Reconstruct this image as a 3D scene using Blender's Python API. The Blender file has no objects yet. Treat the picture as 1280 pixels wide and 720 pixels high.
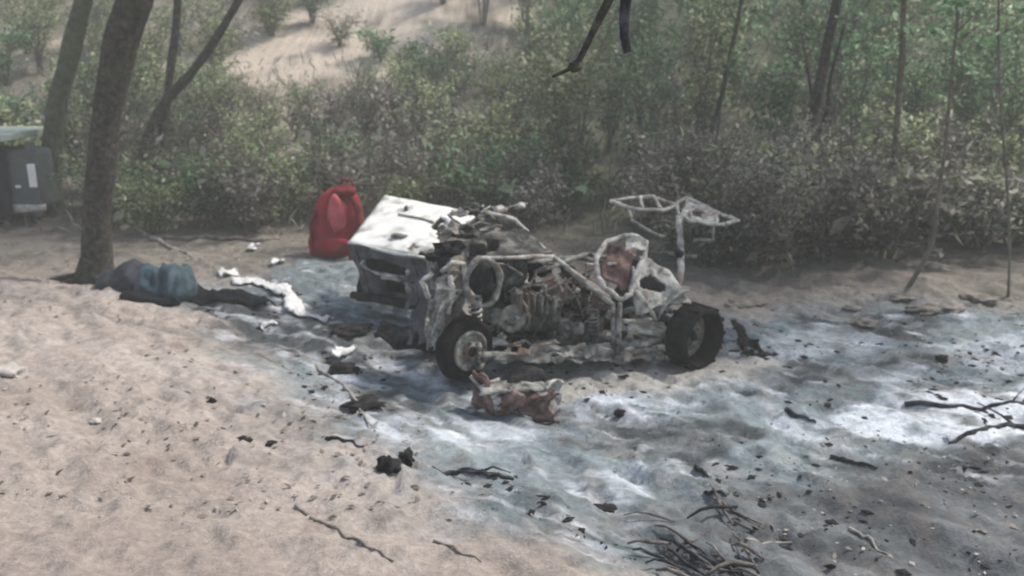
import bpy, bmesh, math, random
import numpy as np
from mathutils import Vector, Matrix, noise as mnoise
R = math.radians
random.seed(7); rng = np.random.default_rng(7)
sc = bpy.context.scene
COL = sc.collection

# ---------------------------------------------------------------- camera
F = 1108.0; PITCH = math.atan(300.0 / F); CAMZ = 3.2
cam_d = bpy.data.cameras.new('camera'); cam = bpy.data.objects.new('camera', cam_d); COL.objects.link(cam)
cam.location = (0, 0, CAMZ); cam.rotation_euler = (math.pi / 2 - PITCH, 0, 0)
cam_d.sensor_width = 36; cam_d.lens = F / 1280 * 36; cam_d.clip_start = 0.05; cam_d.clip_end = 600
cam_d.dof.use_dof = True; cam_d.dof.focus_distance = 3.0; cam_d.dof.aperture_fstop = 2.8
sc.camera = cam
# ---------------------------------------------------------------- sky, sun, exposure
SUN_AZ, SUN_EL = R(66), R(54)          # azimuth from +Y towards +X
w = bpy.data.worlds.new('World'); sc.world = w; w.use_nodes = True
nt = w.node_tree; nt.nodes.clear()
sky = nt.nodes.new('ShaderNodeTexSky'); sky.sky_type = 'NISHITA'; sky.sun_disc = False
sky.sun_elevation = SUN_EL; sky.sun_rotation = SUN_AZ; sky.air_density = 1.0; sky.dust_density = 2.0; sky.ozone_density = 1.0
bg = nt.nodes.new('ShaderNodeBackground'); bg.inputs[1].default_value = 0.08
wo = nt.nodes.new('ShaderNodeOutputWorld')
nt.links.new(sky.outputs[0], bg.inputs[0]); nt.links.new(bg.outputs[0], wo.inputs[0])
sd = bpy.data.lights.new('sun', 'SUN'); sd.energy = 2.6; sd.angle = R(7); sd.color = (1.0, .93, .81)
sun = bpy.data.objects.new('sun', sd); COL.objects.link(sun)
sdir = Vector((math.sin(SUN_AZ) * math.cos(SUN_EL), math.cos(SUN_AZ) * math.cos(SUN_EL), math.sin(SUN_EL)))
sun.rotation_euler = sdir.to_track_quat('Z', 'Y').to_euler()
sc.view_settings.view_transform = 'Standard'; sc.view_settings.look = 'None'
sc.view_settings.exposure = 1.22; sc.view_settings.gamma = 1.0
sc.cycles.volume_bounces = 1; sc.cycles.max_bounces = 6

# ---------------------------------------------------------------- noise and terrain
def _hash(ix, iy, s):
    h = (ix.astype(np.int64) * 374761393 + iy.astype(np.int64) * 668265263 + s * 974634777) & 0x7fffffff
    h = (h ^ (h >> 13)) * 1274126177 & 0x7fffffff
    return ((h ^ (h >> 16)) & 0xffff) / 65535.0
def vnoise(x, y, s=0):
    x = np.asarray(x, float); y = np.asarray(y, float)
    ix = np.floor(x); iy = np.floor(y); fx = x - ix; fy = y - iy
    fx = fx * fx * (3 - 2 * fx); fy = fy * fy * (3 - 2 * fy)
    a = _hash(ix, iy, s); b = _hash(ix + 1, iy, s); c = _hash(ix, iy + 1, s); d = _hash(ix + 1, iy + 1, s)
    return (a * (1 - fx) + b * fx) * (1 - fy) + (c * (1 - fx) + d * fx) * fy - .5
def fbm(x, y, s=0, o=4):
    t = 0; a = 1.0
    for k in range(o):
        t = t + a * vnoise(x * 2 ** k, y * 2 ** k, s + k * 17); a *= .5
    return t
def sstep(a, b, x):
    t = np.clip((np.asarray(x, float) - a) / (b - a), 0, 1); return t * t * (3 - 2 * t)
BKA, BKB = (-4.1, 10.85), (.98, 5.1)                            # edge of the sand bank above the burnt ground
def height(x, y, detail=True):
    x = np.asarray(x, float); y = np.asarray(y, float)
    t = np.maximum(y - 15.5, 0)
    h = .11 * t + .0115 * np.minimum(t, 40) ** 2
    ex, ey = BKB[0] - BKA[0], BKB[1] - BKA[1]; el = math.hypot(ex, ey)
    db = ((x - BKA[0]) * ey - (y - BKA[1]) * ex) / el                      # > 0 on the sand side
    h = h + (.30 * sstep(-.5, 1.3, db) + .30 * sstep(1.0, 5.0, db)) * (1 - sstep(10.2, 13, y))
    h = h + .22 * sstep(3.2, 5.5, x) * sstep(10.6, 11.8, y)               # lip of the burnt ground
    h = h + .55 * fbm(x * .16, y * .16, 3, 3) * sstep(13, 22, y)
    if detail:
        h = h + .07 * fbm(x * .7, y * .7, 5, 3)
        u = x * .65 - y * .75; v = x * .75 + y * .65
        nf = 1 - .8 * sstep(13, 17, y); h = h + .085 * nf * fbm(u * 1.5, v * 4.2, 9, 4)
        cl = nf * fbm(u * 3.0, v * 7.5, 31, 3); h = h + .05 * np.clip(cl - .12, 0, 1) - .06 * np.clip(-cl - .22, 0, 1)
        r = np.abs(fbm(x * 2.3, y * 2.3, 23, 3)); h = h + .035 * (1 - np.clip(r * 6, 0, 1))
    return h
def H(x, y): return float(height(np.array([x]), np.array([y]))[0])
SP, CP = math.sin(PITCH), math.cos(PITCH)
def ray(u, v): return Vector((0, CP, -SP)) + Vector((1, 0, 0)) * ((u - 640) / F) + Vector((0, SP, CP)) * ((360 - v) / F)
def PZ(u, v, z): d = ray(u, v); return Vector((0, 0, CAMZ)) + d * ((z - CAMZ) / d.z)      # point at a height
def PY(u, v, y): d = ray(u, v); return Vector((0, 0, CAMZ)) + d * (y / d.y)               # point at a distance
def PG(u, v, lift=0.0):                                                                  # point on the ground
    d = ray(u, v); lo, hi = 2.0, 80.0
    for _ in range(2):
        tt = np.linspace(lo, hi, 260); below = CAMZ + d.z * tt <= height(d.x * tt, d.y * tt)
        i = int(np.argmax(below)) if below.any() else 259; lo, hi = tt[max(i - 1, 0)], tt[i]
    p = Vector((0, 0, CAMZ)) + d * hi
    return Vector((p.x, p.y, H(p.x, p.y) + lift))

# ---------------------------------------------------------------- mesh helpers
def link(name, me, mat, parent=None, smooth=False):
    o = bpy.data.objects.new(name, me); COL.objects.link(o)
    if mat is not None and not me.materials: me.materials.append(mat)
    if parent: o.parent = parent
    if smooth:
        for p in me.polygons: p.use_smooth = True
    return o
class MB:
    def __init__(s): s.v = []; s.f = []
    def add(s, vs, fs):
        b = len(s.v); s.v += [tuple(q) for q in vs]; s.f += [tuple(i + b for i in f) for f in fs]; return s
    def box(s, c, size, rot=None, jit=0):
        x, y, z = (q / 2 for q in size); vs = []
        for k in ((-1,-1,-1),(1,-1,-1),(1,1,-1),(-1,1,-1),(-1,-1,1),(1,-1,1),(1,1,1),(-1,1,1)):
            p = Vector((k[0]*x, k[1]*y, k[2]*z)) + Vector([random.uniform(-jit, jit) for _ in range(3)])
            vs.append(Vector(c) + (rot @ p if rot else p))
        return s.add(vs, [(3,2,1,0),(4,5,6,7),(0,1,5,4),(1,2,6,5),(2,3,7,6),(3,0,4,7)])
    def tube(s, pts, r, n=8, cap=True):
        pts = [Vector(p) for p in pts]; m = len(pts)
        rs = r if isinstance(r, (list, tuple)) else [r] * m
        t0 = (pts[1] - pts[0]).normalized(); up = Vector((0,0,1)) if abs(t0.z) < .9 else Vector((1,0,0))
        a = t0.cross(up).normalized(); vs = []; fs = []
        for i in range(m):
            t = (pts[min(i+1, m-1)] - pts[max(i-1, 0)]).normalized()
            a = (a - t * a.dot(t)).normalized(); b = t.cross(a)
            for k in range(n):
                th = 2 * math.pi * k / n; vs.append(pts[i] + (a * math.cos(th) + b * math.sin(th)) * rs[i])
        for i in range(m - 1):
            for k in range(n):
                fs.append((i*n+k, i*n+(k+1) % n, (i+1)*n+(k+1) % n, (i+1)*n+k))
        if cap: fs += [tuple(range(n-1, -1, -1)), tuple((m-1)*n+k for k in range(n))]
        return s.add(vs, fs)
    def lathe(s, c, axis, prof, n=28, squash=None):
        """prof: (distance along axis, radius)"""
        axis = Vector(axis).normalized(); up = Vector((0,0,1)) if abs(axis.z) < .9 else Vector((1,0,0))
        a = axis.cross(up).normalized(); b = axis.cross(a); vs = []; fs = []
        for (t, r) in prof:
            for k in range(n):
                th = 2 * math.pi * k / n; rr = r * (1 + (squash(th, t) if squash else 0))
                vs.append(Vector(c) + axis * t + (a * math.cos(th) + b * math.sin(th)) * rr)
        m = len(prof)
        for i in range(m - 1):
            for k in range(n): fs.append((i*n+k, (i+1)*n+k, (i+1)*n+(k+1) % n, i*n+(k+1) % n))
        return s.add(vs, fs)
    def sheet(s, c, nu, nv, disp=None, hole=None):
        """c: four corners 00,10,11,01; disp(u,v)->Vector; hole(u,v)->bool"""
        A, B, C, D = (Vector(q) for q in c); vs = []; fs = []
        for j in range(nv + 1):
            for i in range(nu + 1):
                u = i / nu; v = j / nv
                p = A*(1-u)*(1-v) + B*u*(1-v) + C*u*v + D*(1-u)*v
                vs.append(p + (disp(u, v) if disp else Vector()))
        for j in range(nv):
            for i in range(nu):
                if hole and hole((i+.5)/nu, (j+.5)/nv): continue
                k = j*(nu+1)+i; fs.append((k, k+1, k+nu+2, k+nu+1))
        return s.add(vs, fs)
    def blob(s, c, r, seed=0, amp=.3, sub=2, freq=1.6):
        bm = bmesh.new(); bmesh.ops.create_icosphere(bm, subdivisions=sub, radius=1)
        vs = []
        for q in bm.verts:
            k = 1 + amp * mnoise.noise(q.co * freq + Vector((seed*7.3, seed*3.1, seed*1.7)))*1.6
            vs.append(Vector(c) + Vector((q.co.x*r[0]*k, q.co.y*r[1]*k, q.co.z*r[2]*k)))
        fs = [tuple(v.index for v in f.verts) for f in bm.faces]; bm.free()
        return s.add(vs, fs)
    def mesh(s, name):
        me = bpy.data.meshes.new(name); me.from_pydata(s.v, [], s.f); me.validate(); me.update(); return me
    def build(s, name, mat, parent=None, smooth=False, solid=0, bevel=0):
        o = link(name, s.mesh(name), mat, parent, smooth)
        if solid: m = o.modifiers.new('thickness', 'SOLIDIFY'); m.thickness = solid; m.offset = 0
        if bevel: m = o.modifiers.new('edge', 'BEVEL'); m.width = bevel; m.segments = 2; m.limit_method = 'ANGLE'
        return o
def tag(o, label=None, cat=None, group=None, kind=None):
    if label: o['label'] = label
    if cat: o['category'] = cat
    if group: o['group'] = group
    if kind: o['kind'] = kind
    return o
def empty(name, loc, label, cat, group=None):
    o = bpy.data.objects.new(name, None); COL.objects.link(o); o.location = loc; o.empty_display_size = .1
    return tag(o, label, cat, group)
def adopt(root):
    """parts are modelled in world coordinates: keep them in place under an Empty that stands at the base"""
    inv = Matrix.Translation(root.location).inverted()
    for ch in root.children: ch.matrix_parent_inverse = inv

# ---------------------------------------------------------------- materials
def mat(name, ramp, scale=6.0, rough=.9, bump=.3, detail=6, coord='Object', metallic=0, second=None, bscale=None, rmin=.35, rmax=.65, spec=.3):
    m = bpy.data.materials.new(name); m.use_nodes = True; t = m.node_tree; L = t.links
    b = t.nodes['Principled BSDF']; b.inputs['Roughness'].default_value = rough; b.inputs['Metallic'].default_value = metallic
    b.inputs['Specular IOR Level'].default_value = spec
    tc = t.nodes.new('ShaderNodeTexCoord')
    n = t.nodes.new('ShaderNodeTexNoise'); n.inputs['Scale'].default_value = scale; n.inputs['Detail'].default_value = detail; n.inputs['Roughness'].default_value = .65
    L.new(tc.outputs[coord], n.inputs['Vector'])
    cr = t.nodes.new('ShaderNodeValToRGB'); L.new(n.outputs['Fac'], cr.inputs[0])
    e = cr.color_ramp.elements
    while len(e) < len(ramp): e.new(.5)
    for i, c in enumerate(ramp):
        e[i].position = rmin + (rmax - rmin) * i / max(1, len(ramp) - 1); e[i].color = (*c, 1)
    out = cr.outputs[0]
    if second:                                     # (colour, scale, low, high): a second layer such as ash or rust
        c2, s2, lo, hi = second
        n2 = t.nodes.new('ShaderNodeTexNoise'); n2.inputs['Scale'].default_value = s2; n2.inputs['Detail'].default_value = 5
        L.new(tc.outputs[coord], n2.inputs['Vector'])
        mr = t.nodes.new('ShaderNodeMapRange'); mr.inputs[1].default_value = lo; mr.inputs[2].default_value = hi; L.new(n2.outputs['Fac'], mr.inputs[0])
        mx = t.nodes.new('ShaderNodeMix'); mx.data_type = 'RGBA'; L.new(mr.outputs[0], mx.inputs[0]); L.new(out, mx.inputs[6]); mx.inputs[7].default_value = (*c2, 1)
        out = mx.outputs[2]
    L.new(out, b.inputs['Base Color'])
    bp = t.nodes.new('ShaderNodeBump'); bp.inputs['Strength'].default_value = bump; bp.inputs['Distance'].default_value = .02
    n3 = t.nodes.new('ShaderNodeTexNoise'); n3.inputs['Scale'].default_value = bscale or scale * 4; n3.inputs['Detail'].default_value = 4
    L.new(tc.outputs[coord], n3.inputs['Vector']); L.new(n3.outputs['Fac'], bp.inputs['Height']); L.new(bp.outputs[0], b.inputs['Normal'])
    return m
M = {}
M['ash_metal'] = mat('ash_metal', [(.035,.035,.033),(.20,.20,.188),(.40,.395,.37)], 9, .9, .5, second=((.19,.135,.105), 3.5, .54, .72))
M['dark_metal'] = mat('dark_metal', [(.012,.012,.012),(.055,.056,.053),(.18,.18,.168)], 8, .85, .5)
M['pale_metal'] = mat('pale_metal', [(.14,.135,.128),(.42,.41,.385),(.60,.59,.56)], 11, .85, .4, second=((.20,.14,.11), 4, .54, .70))
M['rust'] = mat('rust', [(.06,.032,.03),(.17,.105,.095),(.30,.225,.205)], 8, .95, .6)
M['char'] = mat('char', [(.008,.008,.009),(.022,.022,.024),(.045,.045,.047)], 10, .9, .6, spec=.08)
M['rubber'] = mat('rubber', [(.007,.007,.008),(.013,.012,.014),(.03,.029,.03)], 9, .9, .4, spec=.1)
M['hood_white'] = mat('hood_white', [(.62,.62,.61),(.78,.78,.77)], 5, .55, .08, second=((.30,.30,.29), 3.2, .50, .64))
M['panel_grey'] = mat('panel_grey', [(.04,.043,.052),(.085,.09,.105),(.16,.162,.178)], 6, .8, .4, second=((.02,.02,.022), 3, .52, .68))
M['red_fabric'] = mat('red_fabric', [(.22,.012,.024),(.36,.020,.038)], 5, .85, .9, second=((.16,.06,.05), 4, .58, .8), bscale=9)
M['red_pale'] = mat('red_pale', [(.44,.07,.09),(.54,.12,.14)], 6, .75, .2)
M['red_dark'] = mat('red_dark', [(.10,.006,.012),(.17,.010,.02)], 6, .8, .3)
M['teal_tarp'] = mat('teal_tarp', [(.018,.036,.052),(.034,.066,.088),(.065,.105,.13)], 5, .75, 1.0, bscale=7)
M['purple_tarp'] = mat('purple_tarp', [(.016,.018,.028),(.04,.043,.06)], 6, .8, 1.0, bscale=7)
M['black_sheet'] = mat('black_sheet', [(.004,.005,.009),(.012,.014,.02)], 6, .85, .5, spec=.08)
M['white_cloth'] = mat('white_cloth', [(.50,.50,.52),(.74,.74,.75)], 9, .9, .4)
M['bark'] = mat('bark', [(.016,.014,.011),(.045,.041,.034),(.10,.092,.08)], 14, .95, 1.0, second=((.06,.075,.04), 2.2, .55, .75))
M['bark_moss'] = mat('bark_moss', [(.035,.04,.025),(.075,.085,.05),(.11,.11,.08)], 8, .95, .8)
M['twig'] = mat('twig', [(.07,.062,.05),(.17,.155,.13)], 8, .95, .5)
M['deadwood'] = mat('deadwood', [(.14,.13,.12),(.27,.255,.235),(.38,.36,.33)], 7, .95, .7)
M['charwood'] = mat('charwood', [(.010,.011,.014),(.03,.033,.038),(.08,.088,.098)], 9, .95, .7, spec=.1)
M['brushwood'] = mat('brushwood', [(.05,.043,.045),(.13,.115,.11),(.25,.225,.205)], 9, .95, .6)
M['clod'] = mat('clod', [(.10,.088,.08),(.19,.17,.155),(.30,.28,.265)], 9, .95, .7)
M['stone'] = mat('stone', [(.36,.34,.32),(.55,.52,.50)], 7, .9, .5)
M['navy'] = mat('navy', [(.008,.013,.02),(.016,.024,.034)], 4, .55, .1, spec=.15)
M['grey_teal'] = mat('grey_teal', [(.06,.08,.08),(.10,.12,.12)], 4, .5, .1)
M['pale_roof'] = mat('pale_roof', [(.32,.38,.33),(.46,.50,.45)], 4, .5, .1)
M['reflector'] = mat('reflector', [(.75,.76,.76),(.85,.86,.86)], 4, .35, .05)
M['glass_dark'] = mat('glass_dark', [(.01,.014,.016),(.015,.02,.022)], 4, .08, 0, spec=.6)

def leaf_mat(name, cols, trans=.5):
    m = bpy.data.materials.new(name); m.use_nodes = True; t = m.node_tree; L = t.links
    b = t.nodes['Principled BSDF']; b.inputs['Roughness'].default_value = .65; b.inputs['Specular IOR Level'].default_value = .3
    g = t.nodes.new('ShaderNodeNewGeometry'); oi = t.nodes.new('ShaderNodeObjectInfo')
    cr = t.nodes.new('ShaderNodeValToRGB'); L.new(g.outputs['Random Per Island'], cr.inputs[0]); e = cr.color_ramp.elements
    while len(e) < len(cols): e.new(.5)
    for i, c in enumerate(cols): e[i].position = i / (len(cols) - 1); e[i].color = (*c, 1)
    hs = t.nodes.new('ShaderNodeHueSaturation'); L.new(cr.outputs[0], hs.inputs['Color'])
    mr = t.nodes.new('ShaderNodeMapRange'); mr.inputs[3].default_value = .7; mr.inputs[4].default_value = 1.3; L.new(oi.outputs['Random'], mr.inputs[0]); L.new(mr.outputs[0], hs.inputs['Value'])
    L.new(hs.outputs[0], b.inputs['Base Color'])
    tr = t.nodes.new('ShaderNodeBsdfTranslucent'); L.new(hs.outputs[0], tr.inputs[0])
    mx = t.nodes.new('ShaderNodeMixShader'); mx.inputs[0].default_value = trans; L.new(b.outputs[0], mx.inputs[1]); L.new(tr.outputs[0], mx.inputs[2])
    L.new(mx.outputs[0], t.nodes['Material Output'].inputs[0]); return m
M['leaf_olive'] = leaf_mat('leaf_olive', [(.085,.12,.05),(.18,.235,.11),(.30,.355,.195),(.62,.67,.50)])
M['leaf_green'] = leaf_mat('leaf_green', [(.034,.085,.042),(.075,.165,.08),(.145,.26,.14),(.40,.54,.36)])
M['leaf_dry'] = leaf_mat('leaf_dry', [(.08,.08,.07),(.165,.165,.145),(.26,.26,.23),(.52,.51,.46)])
M['leaf_litter'] = leaf_mat('leaf_litter', [(.08,.07,.06),(.16,.14,.12),(.28,.25,.22),(.45,.42,.38)], .1)

# ---------------------------------------------------------------- ground
def inpoly(x, y, poly):
    ins = np.zeros(x.shape, bool); n = len(poly)
    for i in range(n):
        x1, y1 = poly[i]; x2, y2 = poly[(i+1) % n]
        c = ((y1 > y) != (y2 > y)) & (x < (x2 - x1) * (y - y1) / ((y2 - y1) or 1e-9) + x1); ins ^= c
    return ins
def polydist(x, y, poly, closed=True):
    d = np.full(x.shape, 1e9); n = len(poly)
    for i in range(n if closed else n - 1):
        x1, y1 = poly[i]; x2, y2 = poly[(i+1) % n]; dx, dy = x2 - x1, y2 - y1
        t = np.clip(((x - x1) * dx + (y - y1) * dy) / (dx*dx + dy*dy + 1e-9), 0, 1)
        d = np.minimum(d, np.hypot(x - x1 - t*dx, y - y1 - t*dy))
    return d
def flat(u, v): p = PZ(u, v, 0.0); return (p.x, p.y)
def area(pix, x, y, soft=.25, warp=.35, seed=40, fr=1.3):
    """stained area of the ground: polygon with a frayed edge"""
    poly = [flat(*q) for q in pix]
    xx = x + warp * fbm(x * fr, y * fr, seed); yy = y + warp * fbm(x * fr, y * fr, seed + 5)
    d = polydist(xx, yy, poly); d = np.where(inpoly(xx, yy, poly), d, -d)
    return sstep(-soft, soft, d)
def axis(lo, hi, flo, fhi, step, cstep):
    a = list(np.arange(flo, fhi, step)); s = step; q = flo; L_ = []
    while q > lo: s = min(s * 1.035, cstep); q -= s; L_.append(q)
    s = step; q = a[-1]; R_ = []
    while q < hi: s = min(s * 1.035, cstep); q += s; R_.append(q)
    return np.array(L_[::-1] + a + R_)
gx = axis(-160, 160, -6.5, 6.5, .04, 8); gy = axis(-60, 220, 4.6, 14.5, .04, 6)
X, Y = np.meshgrid(gx, gy); Z = height(X, Y)
ash = area([(165,380),(260,420),(330,500),(385,590),(540,655),(720,700),(800,755),(1500,745),(1500,398),(1100,388),(960,385),(830,430),(640,420),(440,322),(335,340)], X, Y, .6, .8)
white = np.zeros_like(X)
for i, p in enumerate([[(1030,520),(1060,500),(1130,492),(1400,480),(1400,530),(1180,552),(1070,548)],
          [(455,560),(500,535),(600,528),(690,540),(640,560),(540,585),(480,592)],
          [(690,505),(740,478),(860,475),(900,500),(840,522),(720,532)],
          [(940,430),(1010,408),(1100,412),(1110,432),(1010,452),(920,470)],
          [(450,438),(480,440),(545,465),(580,490),(560,494),(500,465)],
          [(1160,425),(1400,418),(1400,470),(1240,466),(1180,446)],
          [(390,450),(440,490),(470,540),(455,545),(420,500)],
          [(930,500),(960,505),(1060,560),(1040,565),(960,530)],
          [(700,600),(800,575),(820,610),(760,640)]]):
    white = np.maximum(white, area(p, X, Y, .11, .22, 60 + i * 11, 2.2) * (1 if i == 0 else .4 if i in (3, 5) else .58))
dark = np.zeros_like(X)
for i, p in enumerate([[(720,535),(790,520),(900,522),(930,545),(860,575),(760,570)], [(405,455),(450,445),(470,475),(430,490)], [(400,500),(470,480),(560,500),(530,518),(440,528)], [(400,420),(470,415),(560,440),(570,490),(480,470),(410,450)],
          [(1080,460),(1160,438),(1200,460),(1130,485)], [(960,470),(1060,455),(1100,480),(1000,492),(920,490)], [(190,385),(330,378),(430,395),(440,450),(330,460),(250,415)],
          [(990,395),(1100,392),(1200,405),(1130,420),(1020,412)], [(440,400),(560,430),(570,470),(470,440)], [(1040,570),(1300,555),(1400,640),(1200,640)]]):
    dark = np.maximum(dark, area(p, X, Y, .2, .5, 160 + i * 11, 2.0) * .85)
cream = area([(640,455),(720,448),(860,456),(960,448),(960,475),(840,482),(700,500),(640,478)], X, Y, .15, .3, 300, 2)
litter = area([(830,660),(900,610),(1060,590),(1400,610),(1400,800),(860,800)], X, Y, .4, .6, 320, 1.4)
def c3(c): return np.array(c)[None, None, :]
def mixc(a, b, t): return a + (b - a) * t[..., None]
n1 = fbm(X * .9, Y * .9, 70); n2 = fbm(X * 5, Y * 5, 71, 3); n3 = fbm((X * .8 - Y * .6) * 1.6, (X * .6 + Y * .8) * 4.6, 77, 4)
n4 = fbm((X * .9 - Y * .4) * 3.5, (X * .4 + Y * .9) * 10, 131, 3)
col = mixc(c3((.33,.285,.262)) * np.ones(X.shape + (3,)), c3((.44,.392,.366)), np.clip(.5 + n1 + n3 * .5, 0, 1))
col = mixc(col, c3((.23,.195,.178)), np.clip(n2 * 1.2 + n3 - .15, 0, .8))
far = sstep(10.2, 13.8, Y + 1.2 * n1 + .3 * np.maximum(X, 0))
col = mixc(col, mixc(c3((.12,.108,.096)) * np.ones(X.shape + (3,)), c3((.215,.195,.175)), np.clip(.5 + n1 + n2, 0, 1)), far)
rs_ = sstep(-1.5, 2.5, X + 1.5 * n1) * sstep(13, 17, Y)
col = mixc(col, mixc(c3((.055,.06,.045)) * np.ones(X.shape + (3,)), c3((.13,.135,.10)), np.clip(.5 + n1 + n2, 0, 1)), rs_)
clear = np.exp(-(((X + 4.8) / 4.4) ** 2 + ((Y - 28.5) / 4.2) ** 2))  # sunlit clearing: its sunlight is put into the pale tan soil colour
sun_spots = np.clip(fbm(X * .55, Y * .55, 88, 4) * 2.2 - .25, 0, 1) * sstep(17, 21, Y) * (1 - sstep(-1, 4, X))  # sunlit patches on the left slope, painted as paler soil
col = mixc(col, c3((.55,.49,.42)), sun_spots * .8)
col = mixc(col, c3((.52,.45,.385)), np.clip(clear * 1.7 + n1 * 1.3 + n2 * .7 - .3, 0, 1) * np.clip(clear * 4, 0, 1))
acol = mixc(c3((.078,.098,.112)) * np.ones(X.shape + (3,)), c3((.25,.30,.33)), np.clip(.5 + n1 * .8 + n3 * .9 + n4 * .9, 0, 1))
acol = mixc(acol, c3((.05,.057,.064)), np.clip(dark * (1 + n2) + np.clip(n3 - .20, 0, 1) * 1.8 + np.clip(n4 - .25, 0, 1) * 1.6, 0, .9))
acol = mixc(acol, c3((.66,.71,.79)), np.clip(white * np.clip(.62 + n2 * 1.3 + n4 * 2.0 + n3 * .6 + .3 * (X > 2.6), 0, 1.2) + np.clip(-n3 - .24, 0, 1) * 1.8 * (1 - litter) + np.clip(-n4 - .22, 0, 1) * 1.7 * (1 - litter), 0, 1))
acol = mixc(acol, c3((.46,.44,.41)), np.clip(cream * (1 + n2), 0, .9))
acol = mixc(acol, mixc(c3((.068,.075,.085)) * np.ones(X.shape + (3,)), c3((.185,.20,.215)), np.clip(.5 + n2 + n3, 0, 1)), litter * .9)
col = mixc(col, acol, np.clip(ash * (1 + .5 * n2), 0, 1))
drng = np.random.default_rng(12)
for _ in range(150):                                            # footprints and scuffs
    yy_ = drng.uniform(5, 13); xx_ = drng.uniform(-.6, .35)*yy_; a_ = drng.normal(-.86, .5); l_, w_ = drng.uniform(.09, .2), drng.uniform(.035, .07)
    m_ = (np.abs(X - xx_) < .6) & (np.abs(Y - yy_) < .6); dx_, dy_ = X[m_] - xx_, Y[m_] - yy_
    q_ = ((dx_*math.cos(a_) + dy_*math.sin(a_))/l_)**2 + ((-dx_*math.sin(a_) + dy_*math.cos(a_))/w_)**2
    Z[m_] += drng.uniform(.5, 1.2) * (-.045*np.exp(-q_*1.2) + .022*np.exp(-(np.sqrt(q_) - 1.5)**2*3))
groove = polydist(X, Y, [flat(0,404), flat(70,408), flat(150,430), flat(290,452)], False)
Z = Z - .035 * np.exp(-(groove / .05) ** 2); col = mixc(col, c3((.22,.20,.185)), .6 * np.exp(-(groove / .07) ** 2))
me = bpy.data.meshes.new('ground'); ny, nx = X.shape
V = np.stack([X, Y, Z], -1).reshape(-1, 3); idx = np.arange(nx * ny).reshape(ny, nx)
Q = np.stack([idx[:-1,:-1], idx[:-1,1:], idx[1:,1:], idx[1:,:-1]], -1).reshape(-1, 4)
me.vertices.add(len(V)); me.vertices.foreach_set('co', V.ravel())
me.loops.add(Q.size); me.loops.foreach_set('vertex_index', Q.ravel().astype(np.int32))
me.polygons.add(len(Q)); me.polygons.foreach_set('loop_start', np.arange(0, Q.size, 4, dtype=np.int32)); me.polygons.foreach_set('loop_total', np.full(len(Q), 4, np.int32))
me.update(); me.validate()
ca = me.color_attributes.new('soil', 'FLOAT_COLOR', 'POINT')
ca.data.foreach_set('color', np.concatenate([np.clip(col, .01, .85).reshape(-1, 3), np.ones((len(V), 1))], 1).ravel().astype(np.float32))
me.polygons.foreach_set('use_smooth', np.ones(len(Q), bool))
gm = bpy.data.materials.new('soil'); gm.use_nodes = True; t = gm.node_tree; L = t.links; b = t.nodes['Principled BSDF']
b.inputs['Roughness'].default_value = .97; b.inputs['Specular IOR Level'].default_value = .15
at_ = t.nodes.new('ShaderNodeAttribute'); at_.attribute_name = 'soil'
tc = t.nodes.new('ShaderNodeTexCoord')
n_ = t.nodes.new('ShaderNodeTexNoise'); n_.inputs['Scale'].default_value = 14; n_.inputs['Detail'].default_value = 7; n_.inputs['Roughness'].default_value = .7; L.new(tc.outputs['Object'], n_.inputs['Vector'])
mr = t.nodes.new('ShaderNodeMapRange'); mr.inputs[1].default_value = .25; mr.inputs[2].default_value = .75; mr.inputs[3].default_value = .62; mr.inputs[4].default_value = 1.38; L.new(n_.outputs['Fac'], mr.inputs[0])
vm = t.nodes.new('ShaderNodeVectorMath'); vm.operation = 'SCALE'; L.new(at_.outputs['Color'], vm.inputs[0]); L.new(mr.outputs[0], vm.inputs['Scale']); L.new(vm.outputs[0], b.inputs['Base Color'])
bp = t.nodes.new('ShaderNodeBump'); bp.inputs['Strength'].default_value = .8; bp.inputs['Distance'].default_value = .05; L.new(n_.outputs['Fac'], bp.inputs['Height']); L.new(bp.outputs[0], b.inputs['Normal'])
tag(link('ground', me, gm), kind='structure')

# ---------------------------------------------------------------- burnt-out buggy
YAW = R(19)
W_R = PZ(868, 416, .34); AX = Vector((-math.cos(YAW), -math.sin(YAW), 0))     # AX points to the nose (left, nearer)
NN = Vector((math.sin(YAW), -math.cos(YAW), 0))                              # towards the camera side
WB = 2.32; TRACK = 1.25
def Lc(f, n, z): return Vector((W_R.x, W_R.y, 0)) + AX * f + NN * n + Vector((0, 0, z))   # f from rear axle forward, n=0 the near wheels
def VN(u, v, n):                                                                        # pixel on a plane parallel to the buggy's side
    d = ray(u, v); o = Vector((0, 0, CAMZ)); q = Lc(0, n, 0); return o + d * ((q - o).dot(NN) / d.dot(NN))
car = empty('burnt_buggy', Lc(1.15, -.6, 0), 'burnt-out open buggy with scorched white hood and gutted ash-grey frame', 'buggy')
UPV = Vector((0, 0, 1))
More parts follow.
